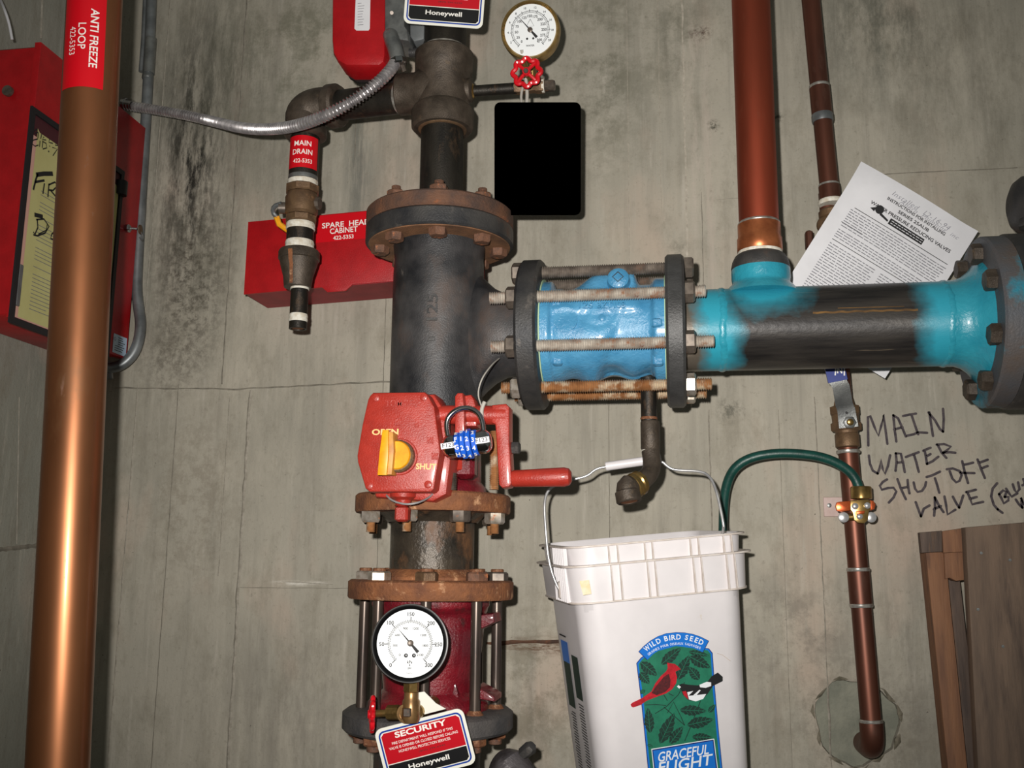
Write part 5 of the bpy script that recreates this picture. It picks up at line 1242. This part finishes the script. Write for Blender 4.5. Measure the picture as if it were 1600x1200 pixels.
# skirt
sk0 = -88*kb
MB().rings([ringb(-32*kb, WB-.001, DB-.001, .037), ringb(sk0, WB-.007, DB-.007, .037, cu(sk0)), ringb(sk0, WB-.012, DB-.012, .036, cu(sk0)), ringb(-32*kb, WB-.010, DB-.010, .036)], loop=True).build('skirt', WHITE, bk)
MB().rings([ringb(sk0+.0012, WB-.008, DB-.008, .036, cu(sk0)), ringb(sk0+.0012, WB-.0035, DB-.0035, .038, cu(sk0)), ringb(sk0-.0012, WB-.0035, DB-.0035, .038, cu(sk0)), ringb(sk0-.0012, WB-.010, DB-.010, .036, cu(sk0))], loop=True).build('skirt_edge', WHITED, bk)
for px_ in (944, 958, 1001, 1013, 1074, 1087, 1128, 1141):
    u = (px_-1028)*kb*1.03
    for a, b, off in ((-3*kb, -30*kb, -.0035), (-33*kb, sk0+.001, .0008)):
        o0 = cu((a+b)/2); MB().box(BP(u+o0, (a+b)/2, off), (.0014, .0056, a-b), ax=(BU, bn, BZ)).build('stiffening_rib', WHITED, bk)
for i in range(7):
    n_ = -.034-.011*i
    for a, b, off in ((-3*kb, -30*kb, -.0045), (-33*kb, sk0+.001, -.0015)):
        MB().box(BP(-WB/2-off*.1+.001+cu((a+b)/2), (a+b)/2, n_), (.006, .0016, a-b), ax=(BU, bn, BZ)).build('stiffening_rib', WHITE, bk)
MB().box(BP(-WB/2+.002, -70*kb, -.075), (.010, .012, .026), ax=(BU, bn, BZ), ch=.002).build('handle_ear', WHITED, bk)
MB().box(BP(WB/2-.002, -50*kb, -.15), (.010, .012, .026), ax=(BU, bn, BZ), ch=.002).build('handle_ear', WHITED, bk)
# stain on the skirt
Pfs = lambda u, v, n=0.0: BP(u, v, -.0010+n)
q = [RP(x, y, BP(0,-60*kb,.0002), bn) for x, y in ((905,908),(920,906),(924,928),(911,930))]
MB().add([p+bn*.0008 for p in q], [(0,1,2,3)]).build('stain', mat('tan_stain', (226,206,160), (236,224,196), 90, rough=.6), bk)
# bail
ear = BP(-WB/2-.004, -70*kb, -.075)
yb_ = lambda k: ear.y+k
bp = [BP(-WB/2+.004, -71*kb, -.075), BP(-WB/2-.003, -71*kb, -.074), W(857, 880, ear.y-.002), W(852, 820, ear.y), W(850, 785, ear.y+.002), W(856, 765, ear.y+.006), W(872, 756, ear.y+.010), W(896, 749, ear.y+.012), W(918, 744, ear.y+.014), W(930, 733, ear.y+.015), W(946, 729, ear.y+.016)]
bp2 = [W(946, 729, ear.y+.016), W(1031, 717, ear.y+.02)]
bp3 = [W(1031, 717, ear.y+.02), W(1046, 732, ear.y+.02), W(1060, 735, ear.y+.02), W(1096, 736, ear.y+.015), W(1110, 745, ear.y+.010), W(1119, 765, ear.y), W(1127, 800, ear.y-.006), W(1133, 835, ear.y-.010), BP(WB/2-.022, -40*kb, -.13)]
MB().tube(bp[:-1]+bp2+bp3[1:], .0021, 10, smooth=2).build('wire_handle', WIRE, bk)
MB().cyl(bp2[0], W(1033, 716.5, ear.y+.02), .0068, 16, ch=.001).build('handle_grip', WHITE, bk)
# printed label on the front, and panels on the left side
vfr = -.12
nfr = lambda v: -(DB-(DB-.014)*tpb(v))/2
Of = BP(0, -hb_, nfr(-hb_)); Ob2 = BP(0, -HB+.004, -(DB-DB*.815)/2); fz = (Of-Ob2).normalized(); fn = (bn-fz*bn.dot(fz)).normalized()
if fn.dot(CAM-Of) < 0: fn = -fn
FU = fz.cross(fn); FU = FU if FU.x > 0 else -FU
def FP(px, py, n=0.0): return RP(px, py, Of+fn*.0006, fn)+fn*n
def zb(pts): return [(960+x*.19175, 970+y*.19175) for x, y in pts]
LBLUE = mat('label_blue', (20,112,206), rough=.4); LGRN = mat('label_green', (34,120,92), (26,104,80), 60, rough=.45); LDG = mat('label_dark_green', (20,56,46), (14,40,34), 200, rough=.5)
LNAV = mat('label_navy', (30,40,110), rough=.4); BRED = mat('bird_red', (196,28,42), (158,20,34), 160, rough=.45); LWHT = mat('label_white', (232,236,240), rough=.4); LBK = mat('label_black', (22,24,26), rough=.5)
BDK = mat('bird_dark_red', (96,22,28), (60,20,24), 300, rough=.5)
def fsheet(pts, m, name, n, par): return MB().sheet(zb(pts), FP, n).build(name, m, par)
lab = fsheet([(178,345),(215,300),(300,240),(500,190),(700,215),(770,225),(800,262),(820,560),(850,900),(900,1400),(290,1400),(250,980),(215,640)], LNAV, 'printed_label', .0003, bk)
fsheet([(184,348),(218,305),(300,244),(500,194),(700,219),(766,230),(794,266),(814,560),(844,900),(894,1400),(296,1400),(256,980),(221,640)], LBLUE, 'label_border', .0005, lab)
fsheet([(196,352),(228,312),(300,260),(500,205),(700,230),(760,240),(783,270),(800,560),(830,900),(880,1400),(312,1400),(268,980),(235,640)], LGRN, 'label_field', .0007, lab)
# leaves
mb = MB(); vn = MB()
leaves = [((210,335),(350,450),48),((205,420),(285,515),42),((380,355),(545,215),46),((515,480),(610,275),52),((610,290),(785,385),48),((690,480),(600,370),42),((600,250),(780,285),26),((290,915),(270,700),44),((370,1000),(490,745),56),((450,1000),(560,855),44),((530,725),(755,735),46),((590,850),(810,800),50),((630,945),(800,950),36),((765,745),(822,680),24),((265,1010),(320,1025),12),((240,590),(215,560),26)]
for (x0, y0), (x1, y1), wd in leaves:
    d = V((x1-x0, y1-y0)); L_ = d.length; d.normalize(); nn_ = V((-d.y, d.x))
    a = [V((x0, y0))+d*L_*f+nn_*wd*math.sin(math.pi*f**.8)*(.9+.12*math.sin(f*38)) for f in [i/14 for i in range(15)]]
    b = [V((x0, y0))+d*L_*f-nn_*wd*math.sin(math.pi*f**.8)*(.9+.12*math.sin(f*38)) for f in [i/14 for i in range(13,0,-1)]]
    mb.sheet(zb([(p.x, p.y) for p in a+b]), FP, .0009)
    vn.ribbon(zb([(x0,y0),(x1,y1)]), .9, FP, .0011)
    for f in (.2,.35,.5,.65,.8):
        c0 = V((x0,y0))+d*L_*f; w_ = wd*math.sin(math.pi*f**.8)*.8
        for s_ in (-1,1): vn.ribbon(zb([tuple(c0), tuple(c0+d*L_*.12+nn_*s_*w_)]), .45, FP, .0011)
for pts in ([(330,755),(420,700),(520,600),(570,500)],[(430,750),(480,660),(540,780),(570,850)],[(570,850),(480,770),(400,700)],[(250,685),(340,680),(420,690)],[(570,980),(620,860),(700,650)],[(400,600),(430,650)],[(440,590),(480,610)]): mb.ribbon(zb(pts), 1.2, FP, .0010)
mb.build('printed_leaves', LDG, lab); vn.build('leaf_veins', LGRN, lab)
fsheet([(130,680),(145,665),(220,630),(300,575),(330,510),(375,450),(420,410),(432,385),(428,340),(490,350),(515,370),(540,395),(510,405),(495,415),(508,460),(500,510),(470,555),(420,590),(350,615),(260,650),(210,685),(150,705),(135,695)], BRED, 'printed_bird', .0012, lab)
fsheet([(300,585),(345,520),(400,455),(440,430),(455,480),(450,540),(410,580),(340,605)], BDK, 'bird_wing', .0014, lab)
fsheet([(505,530),(520,545),(550,510),(600,520),(680,525),(760,490),(790,450),(840,420),(880,455),(880,490),(800,530),(760,590),(720,635),(660,655),(600,645),(555,600),(540,560)], LBK, 'printed_bird', .0012, lab)
fsheet([(590,580),(640,570),(600,610),(700,600),(745,595),(720,635),(660,655),(605,640)], LWHT, 'bird_belly', .0014, lab)
fsheet([(690,520),(750,495),(785,500),(785,530),(740,545),(695,540)], LWHT, 'bird_rump', .0014, lab)
fsheet([(640,605),(690,560),(700,565),(660,612)], LWHT, 'wing_bar', .0014, lab)
fsheet([(550,575),(580,570),(590,600),(600,640),(565,610)], BRED, 'bird_throat', .0014, lab)
fsheet([(506,533),(520,522),(540,538),(525,552)], LWHT, 'bird_beak', .0014, lab)
# arched banner
def arc(pts_out, pts_in): return pts_out+pts_in[::-1]
cx_, cy_, Ro, Ri = 510, 560, 467, 385
def ap(R_, a): return (cx_+R_*math.sin(D(a)), cy_-R_*math.cos(D(a))+a*.35)
ban = [ap(Ro, a) for a in range(-43, 33, 4)]+[(767,160),(722,255)]+[ap(Ri, a) for a in range(30, -40, -4)]+[(262,318),(192,250)]
ban = [(192,250),(235,205),(290,160),(350,125),(420,100),(500,92),(570,94),(640,107),(700,128),(768,162),(720,255),(650,225),(580,207),(510,200),(440,208),(370,232),(310,270),(262,318)]
MB().sheet(zb(ban), FP, .0016).build('banner_edge', LNAV, lab)
cc_ = V((490,205)); MB().sheet(zb([tuple(V(p)+(cc_-V(p))*.022+V((0,0))) for p in ban]), FP, .0018).build('banner', LBLUE, lab)
mb = MB()
def arched(mb, s, pts, hh, n, bold=.01):
    # letters set one by one along a polyline of baseline-middle points
    seg = [V(p) for p in pts]; L_ = [0]
    for a, b in zip(seg[:-1], seg[1:]): L_.append(L_[-1]+(b-a).length)
    tot = L_[-1]; wd = {'I': .45, ' ': .55, 'W': 1.25, "'": .4, 'M': 1.2}; ws = [wd.get(c, .95) for c in s]; T_ = sum(ws); acc = 0
    for c, w_ in zip(s, ws):
        pos = (acc+w_/2)/T_*tot; acc += w_
        if c == ' ': continue
        for k in range(len(seg)-1):
            if L_[k] <= pos <= L_[k+1]: break
        d = (seg[k+1]-seg[k]).normalized(); p = seg[k]+d*(pos-L_[k])
        # in photo pixels, v axis points down, so negative height
        q = zb([tuple(p)])[0]; asp = text2d(c, bold)[2]
        vs, fs, _ = text2d(c, bold); hpx = hh*.19175; wpx = min(hpx*asp, w_/T_*tot*.19175*.86)
        mb.add([FP(q[0]+x*wpx*d.x+y*hpx*d.y, q[1]+x*wpx*d.y-y*hpx*d.x, n) for x, y in vs], fs)
arched(mb, 'WILD BIRD SEED', [(240,238),(300,190),(370,155),(440,137),(510,130),(580,133),(650,150),(722,180)], 42, .0022, .02)
arched(mb, 'GRAINES POUR OISEAUX SAUVAGES', [(268,275),(320,238),(390,205),(450,190),(510,183),(580,186),(640,200),(700,222)], 20, .0022)
mb.build('banner_lettering', LWHT, lab)
box_ = [(298,1042),(810,958),(840,1200),(860,1420),(345,1420),(315,1200)]
MB().sheet(zb(box_), FP, .0014).build('title_edge', LWHT, lab)
MB().sheet(zb([(304,1048),(804,965),(834,1200),(852,1414),(351,1414),(321,1200)]), FP, .0016).build('title_rule', LNAV, lab)
MB().sheet(zb([(312,1056),(797,975),(824,1200),(842,1405),(360,1405),(330,1200)]), FP, .0018).build('title_panel', LBLUE, lab)
mb = MB(); sl = D(9.3)
def ft(mb, s, x, y, w_, h_, n=.0022, bold=.012):
    vs, fs, _ = text2d(s, bold); q = zb([(x, y)])[0]; w_ *= .19175; h_ *= .19175
    mb.add([FP(q[0]+a*w_*math.cos(sl)-b*h_*math.sin(sl)*-.6, q[1]-a*w_*math.sin(sl)-b*h_, n) for a, b in vs], fs)
ft(mb, 'GRACEFUL', 560, 1075, 420, 82); ft(mb, 'FLIGHT', 575, 1160, 440, 92); ft(mb, 'BIRD SEED', 590, 1290, 420, 60)
mb.build('title_lettering', LWHT, lab)
mb = MB(); mb.ribbon(zb([(835,265),(880,278),(945,328)]), .5, FP, .0006); mb.build('scratch', mat('scratch_brown', (176,156,130), rough=.6), bk)
# left side panels
Os = BP(-(WB-.014)*tpb(-hb_)/2+cu(-hb_), -hb_, -DB/2); Os2 = BP(-WB*.815/2+cu(-HB), -HB+.004, -DB/2); sz = (Os-Os2).normalized()
def SP(u, v, n=0.0):     # u: 0 front .. 1 back across the flat of the side, v metres below the skirt
    c_ = Os-sz*v; sn = (-BU-sz*(-BU).dot(sz)).normalized(); return c_+bn*((.5-u)*(DB*.83-.07))+sn*(.0006+n)
for u0, u1, v0, v1, m in ((.56,.92,.066,.098,LBLUE),(.56,.90,.098,.165,LDG),(.10,.42,.082,.145,LDG)):
    MB().sheet([(u0,v0),(u1,v0),(u1,v1),(u0,v1)], SP, .0003).build('side_panel', m, bk)
mb = MB()
for a, b, v0 in ((.60,.88,.172),(.12,.42,.152)):
    for i in range(46): mb.ribbon([(a, v0+i*.0042), (b-random.uniform(0,.12), v0+i*.0042)], .0017, lambda u, v, n=0: SP(u, v, n), .0003) if False else mb.add([SP(a, v0+i*.0042, .0003), SP(b-random.uniform(0,.14), v0+i*.0042, .0003), SP(b-.05, v0+i*.0042+.0018, .0003), SP(a, v0+i*.0042+.0018, .0003)], [(0,1,2,3)])
mb.build('side_print', INK, bk)
mb = MB(); mb.add([SP(.6,.057,.0003), SP(.95,.057,.0003), SP(.95,.0595,.0003), SP(.6,.0595,.0003)], [(0,1,2,3)]); mb.build('side_print', INK, bk)

# ------------------------------------------------------------------ spare head cabinet
YCb = -.105
cb0 = W(383, 404, YCb); Pcb = plane(cb0, (1,0,0), Z)
TLc, BLc, TRc = W(384, 347, YCb), W(381, 460, YCb), W(563, 330, YCb)
cab = thing('spare_head_cabinet', 'long low red metal cabinet with white lettering on the wall behind the drain', 'cabinet', V((cb0.x, YCb, BLc.z)))
x0_, x1_c = BLc.x, W(742, 400, YCb).x; zb_, zt_ = BLc.z, TLc.z
tl = (TRc.z-TLc.z)/(TRc.x-TLc.x)
def CQ(u, v): return ((x0_-cb0.x)+u, (zb_-cb0.z)+v+u*tl)
Hc = zt_-zb_; Wc = x1_c-x0_
MB().prism([CQ(.004,.004), CQ(Wc-.004,.004), CQ(Wc-.004,Hc-.004), CQ(.004,Hc-.004)], Pcb, YCb-.0-0*1.0+.0, .0) if False else None
mb = MB(); mb.prism([CQ(.002,.001), CQ(Wc-.002,.001), CQ(Wc-.002,Hc-.002), CQ(.002,Hc-.002)], Pcb, -(.103), -.002)
mb.build('case', mat('dull_red_enamel', (150,36,44), (132,30,38), 30, rough=.55), cab)
lid = [CQ(0,0)]; m1 = W(503, 450, YCb).x-x0_; m2 = W(512, 450, YCb).x-x0_; m3 = W(540, 450, YCb).x-x0_; m4 = W(551, 450, YCb).x-x0_
lid += [CQ(m1,.001), CQ(m2,-.009), CQ(m3,-.009), CQ(m4,.002), CQ(Wc,.001), CQ(Wc,Hc), CQ(0,Hc)]
lidm = MB().prism(lid, Pcb, -.0035, .001, ch=.0008).build('lid', RED, cab)
sx0, sx1 = W(493, 350, YCb).x-x0_, W(590, 350, YCb).x-x0_
stq = MB().sheet([CQ(sx0,Hc-.002), CQ(sx1,Hc-.002), CQ(sx1,Hc-.053), CQ(sx0,Hc-.053)], Pcb, .0014).build('sticker', STKR, cab)
mb = MB(); cc = W(541, 352, YCb); 
def tc_(px, py): q = W(px, py, YCb); return (q.x-cb0.x, q.z-cb0.z)
for s, px_, py_, w_, h_ in (('SPARE  HEAD', 541, 350, 78, 9.0), ('CABINET', 537.5, 360, 45, 9.0), ('422-5353', 537, 371, 33, 6.6)):
    q = tc_(px_, py_); kk_ = S(540, 360, YCb); text(mb, s, q[0], q[1], w_*kk_, h_*kk_, Pcb, .0018, .015, math.atan(tl))
mb.build('lettering', INKW, stq)

# ------------------------------------------------------------------ red documents cabinet on the side wall
XB = W(214, 370, -.035).x
yf = PX(214, 370, XB).y; yn = PX(47, 240, XB).y
zT = PX(220, 188, XB).z; zBt = PX(203, 549, XB).z; zT2 = PX(47, 57, XB).z; zB2 = PX(18, 512, XB).z
zT = (zT+zT2)/2; zBt = (zBt+zB2)/2
pn = thing('red_panel_cabinet', 'red metal cabinet with a framed window of yellow papers on the left side wall', 'cabinet', ((XL+XB)/2, (yf+yn)/2, zBt))
MB().box(((XL+XB)/2-.004, (yf+yn)/2, (zT+zBt)/2), (XB-XL-.008, abs(yf-yn)-.008, zT-zBt-.008), ch=.003).build('case', RED, pn)
Pd = lambda u, v, n=0.0: V((XB+n, u, v))
dr = MB().prism([(yn,zBt),(yf,zBt),(yf,zT),(yn,zT)], Pd, -.012, 0, ch=.002).build('door', RED, pn)
def dq_(pts): return [(PX(x, y, XB).y, PX(x, y, XB).z) for x, y in pts]
# window: vertical extents from its near edge
wn_y = PX(30, 330, XB).y; wf_y = PX(181, 400, XB).y; wzT = PX(43, 162, XB).z; wzB = PX(19, 506, XB).z
def win(i0, i1=None): i1 = i1 or i0; return [(wn_y+i0, wzB+i0), (wf_y-i0, wzB+i0), (wf_y-i0, wzT-i0), (wn_y+i0, wzT-i0)]
mb = MB(); a = win(0); b = win(.010)
mb.rings([[Pd(*p, 0) for p in a], [Pd(*p, .004) for p in a], [Pd(*p, .004) for p in b], [Pd(*p, .0) for p in b]], cap0=False, cap1=False).build('window_frame', FRAMEK, dr)
MB().sheet(win(.008), Pd, .0006).build('backing_card', DARKP, dr)
MB().sheet([(wn_y+.012, wzB+.012), (wn_y+.11, wzB+.012), (wn_y+.10, wzT-.045), (wn_y+.012, wzT-.045)], Pd, .0012).build('pink_sheet', PINKP, dr)
yp = MB().sheet([(wn_y+.020, wzB+.014), (wf_y-.012, wzB+.014), (wf_y-.012, wzT-.05), (wf_y-.022, wzT-.035), (wn_y+.028, wzT-.035), (wn_y+.022, wzT-.030)], Pd, .0018).build('yellow_sheet', YPAPER, dr)
mb = MB()
v = wzT-.13
while v > wzB+.03:
    if random.random() > .12:
        L_ = random.uniform(.03,.14); mb.ribbon([(wn_y+.045, v), (wn_y+.045+L_, v)], .0011, Pd, .0022); 
    v -= .0065
mb.build('typed_lines', INKG, yp)
def hwz(pts): return [(PX(x, y, XB).y, PX(x, y, XB).z) for x, y in [(a*.17505, 170+b*.175) for a, b in pts]]
STK = (([(325,580),(305,640),(285,725)],.0042),([(310,590),(380,580),(460,580)],.0075),([(300,655),(385,640)],.004),([(385,665),(370,760)],.003),([(425,670),(415,790)],.003),([(420,680),(480,655),(500,690),(460,730),(425,725)],.003),([(440,730),(500,800)],.003),([(520,760),(490,800)],.003),
    ([(295,945),(370,965)],.007),([(320,985),(325,1060),(300,1120),(285,1100)],.003),([(310,990),(380,985),(425,1050),(390,1110),(320,1135),(285,1125)],.003),([(330,1120),(400,1085),(410,1030)],.002),([(480,1090),(450,1120),(440,1160),(480,1170)],.003),
    ([(320,180),(290,200),(300,220),(330,210)],.0022),([(330,215),(325,265)],.002),([(360,225),(350,270)],.002),([(380,250),(365,275),(400,280)],.002),([(430,270),(425,300),(460,310)],.002),([(490,300),(480,325),(520,330)],.002),
    ([(325,270),(285,280),(270,310),(300,335),(330,325)],.002),([(345,285),(340,340)],.002),([(370,290),(365,350)],.002),([(365,290),(400,310),(405,350),(370,360)],.002),([(425,375),(420,388)],.0025),([(432,330),(430,338)],.0025),([(455,345),(500,360),(460,420)],.002),([(520,380),(505,400),(530,420),(510,450)],.002),
    ([(930,1000),(960,990),(990,1010)],.004),([(940,1010),(950,1040)],.002),([(970,1010),(985,1050),(1000,1020)],.002))
for i0, i1 in ((0,8),(8,12),(12,18),(18,26),(26,29)):
    mb = MB()
    for pts, wd in STK[i0:i1]: mb.ribbon(hwz(pts), wd, Pd, .0026)
    mb.build('marker_word', INK, yp)
mb = MB()
mb.ribbon([(PX(158,430,XB).y, PX(158,440,XB).z), (PX(163,436,XB).y, PX(163,445,XB).z), (PX(158,436,XB).y, PX(158,468,XB).z)], .003, Pd, .0026)
mb.build('marker_word', INK, yp)
MB().cyl(Pd(wf_y-.008, PX(180,285,XB).z-.02, .003), Pd(wf_y-.008, PX(180,262,XB).z-.02, .003), .012, 12).build('window_clip', PLASTB, dr)
mb = MB().sheet([(yf-.052, zBt+.004), (yf-.006, zBt+.004), (yf-.006, zBt+.040), (yf-.052, zBt+.040)], Pd, .0006)
ss = mb.build('certificate_sticker', mat('pale_blue_sticker', (176,196,216), rough=.5), dr)
mb = MB()
for i in range(7): mb.ribbon([(yf-.046+(.010 if i < 4 else 0), zBt+.035-i*.0042), (yf-.012-random.uniform(0,.01), zBt+.035-i*.0042)], .0012, Pd, .0009)
mb.ribbon([(yf-.047+.003*math.cos(a), zBt+.030+.003*math.sin(a)) for a in [i*.7 for i in range(10)]], .0006, Pd, .0009)
mb.build('small_print', INK, ss)
lk_ = PX(197, 357, XB)
MB().lathe(lk_, (1,0,0), [(-.002,.008),(.006,.008),(.008,.006)], 20).build('lock_barrel', CHROME, dr)
kr = MB(); kr.tube([lk_+V((.008,0,0)), lk_+V((.020,.004,0))], .002, 8); kr.build('key_shaft', GALV, dr)
kq_ = lk_+V((.026,.006,-.001)); MB().lathe(kq_, (1,.2,0), [(-.0012,.009),(.0012,.009)], 20).build('key_head', BRONZE, dr)
MB().tube([kq_+V((0,.002,-.004)), kq_+V((.002,.010,-.012)), kq_+V((.002,.008,-.022)), kq_+V((0,.0,-.016))], .0011, 6, smooth=2, loop=False).build('key_ring', GALV, dr)
hz0, hz1 = PX(20, 408, XB).z, PX(17, 475, XB).z
MB().box((XB+.001, yn+.004, (hz0+hz1)/2), (.005, .010, hz0-hz1), ch=.001).build('hinge', GALVD, pn)
MB().cyl((XB-.050, yn-.001, PX(0,98,XB).z), (XB-.050, yn-.007, PX(0,98,XB).z), .009, 16).build('knockout_plug', GREYNUT, pn)
# conduit loops behind it
t = thing('bent_conduit', 'grey steel conduit running down the wall and curling under the red cabinet', 'conduit', W(216, 400, -.02))
YR = -.024
kc_ = S(218, 400, YR)
pts = [W(240,-80,YR), W(232,120,YR), W(221,300,YR), W(215,405,YR), W(213,450,YR), W(216,478,YR), W(221,510,YR-.005), W(213,548,YR-.012), W(193,570,YR-.02), W(170,576,YR-.03), W(160,574,YR-.04)]
MB().tube(pts, 8.2*kc_, 16, smooth=2).build('tube', GALVD, t)
MB().tube([W(236,60,YR), W(232,115,YR)], 9.2*kc_, 14).build('coupling', GALV, t)
MB().lathe(W(231,118,YR), (-.05,0,-1), [(-.004,.0095),(0,.0115),(.006,.0115),(.010,.0095)], 10).build('coupling_nut', GALV, t)
MB().lathe(W(215,408,YR), (0,0,-1), [(-.010,.0088),(-.004,.0098),(.004,.0098),(.010,.0088)], 16).build('coupling', GALV, t)
MB().cyl(W(170,566,YR-.03), W(172,592,YR-.03), .0055, 12).lathe(W(165,575,YR-.035), (-1,-.3,0), [(-.002,.0095),(.004,.0115),(.012,.0115),(.014,.009)], 10).build('elbow_fitting', GALVD, t)
t2 = thing('thin_conduit', 'second slimmer conduit beside the bent grey conduit at the top', 'conduit', W(224, 60, -.014))
MB().tube([W(231,-80,-.014), W(225,60,-.014), W(221,112,-.016)], 4.5*kc_, 12).build('tube', GALVD, t2)
MB().box(W(229, 78, -.022), (.004,.004,.030), ch=.001).build('pink_clip', OUT, t2)
o = MB().tube([PX(-40,-60,XL+.02), PX(-4,-10,XL+.05), W(6,12,-.44), W(14,35,-.43), W(19,62,-.42)], .0022, 8, smooth=2).build('white_wire', CABLE)
tag(o, 'loose white wire dropping onto the red cabinet at the top left', 'wire')

# ------------------------------------------------------------------ big copper pipe in front, with its sticker
YP1 = -.66
pc = W(97, 900, YP1); pcx = (W(96, 1000, YP1).x+W(124, 500, YP1).x)/2
kp_ = S(115, 600, YP1); rp = 44.0*kp_
lp_ = thing('large_copper_pipe', 'thick aged copper pipe at the left with the red ANTI FREEZE LOOP sticker', 'pipe', V((pcx, YP1, .02)))
px_t, px_b = W(148, 0, YP1), W(90, 1200, YP1)
dpp = (px_t-px_b).normalized()
pb_ = px_b-dpp*.55; pt_ = px_t+dpp*.45
MB().cyl(pb_, pt_, rp, 56).build('pipe', COPL, lp_)
fr_ = CAM-W(148, 0, YP1); fr_.z = 0
P = cylf(pb_, dpp, rp, fr_)
def vat(py):     # distance along the pipe at which its axis is seen at this image row
    q = W(148-58*py/1200, py, YP1-rp*.98); return (q-pb_).dot(dpp)
sg = -1 if (P(.01, 1)-P(0, 1)).dot(RIGHT) > 0 else 1
us = 1 if sg == -1 else -1     # make +u run to the right
P2 = lambda u, v, n=0.0: P(u*us, v, n)
v0_, v1_ = vat(133), vat(-60)
stk = MB().rings([[P2(-rp*1.25+rp*1.66*i/16, v, .0004) for i in range(17)] for v in (v0_, v1_)], closed=False, cap0=False, cap1=False).build('sticker', STKR, lp_)
mb = MB()
# lettering runs down the pipe: rotate -90 degrees
text(mb, 'ANTI FREEZE', rp*.02, vat(56), vat(10)-vat(102), .0098, P2, .0009, .015, D(-90))
text(mb, 'LOOP', -rp*.40, vat(54), vat(34)-vat(75), .0098, P2, .0009, .008, D(-90))
text(mb, '422-5353', -rp*.76, vat(60), vat(38)-vat(82), .0085, P2, .0009, .0, D(-90))
mb.build('lettering', INKW, stk)

# ------------------------------------------------------------------ timber leaning at the right
YW = -.10
def WP(pts, y): return [((W(x, py, y)).x, (W(x, py, y)).z) for x, py in pts]
PW = lambda y: (lambda u, v, n=0.0: V((u, y-n, v)))
pal = thing('pallet', 'weathered wooden pallet leaning on the wall at the lower right', 'pallet', V((W(1540,1100,YW).x, YW, .0)))
def plank(pts, y, th, m):
    q = WP(pts, y); return MB().prism(q, PW(y), -th, 0, ch=.0015).build('plank', m, pal)
def down(px, py0, px1, py1, y, z=.01):
    a = W(px, py0, y); b = W(px1, py1, y); f = (z-a.z)/(b.z-a.z); p = a.lerp(b, f); return (p.x, p.z)
def plank2(tl_, tr_, bl_, br_, y, th, m):
    # a board standing on the floor: top corners and the direction of its edges
    q = [ (W(*tl_, y).x, W(*tl_, y).z), (W(*tr_, y).x, W(*tr_, y).z), down(*tr_, *br_, y), down(*tl_, *bl_, y) ]
    return MB().prism(q, PW(y), -th, 0, ch=.002).build('plank', m, pal)
plank2((1508,824), (1720,806), (1528,1200), (1760,1200), -.125, .022, WOOD1)
plank2((1443,832), (1474,830), (1481,1200), (1512,1200), -.085, .040, WOOD2)
plank2((1476,905), (1500,903), (1508,1200), (1534,1200), -.060, .030, WOOD3)
plank([(1437,832),(1472,829),(1473,862),(1440,864)], -.100, .014, WOOD3)
plank([(1472,830),(1512,824),(1513,862),(1474,864)], -.095, .040, WOOD2)
plank([(1475,864),(1511,862),(1510,906),(1494,908),(1484,903),(1477,905)], -.090, .045, WOOD2)
mb = []
for x, y in ((1533,864),(1578,875),(1567,1010),(1528,952)):
    MB().lathe(W(x, y, -.126), (0,-1,0), [(-.002,.0022),(.0006,.0022)], 10).build('nail_head', GALV, pal)
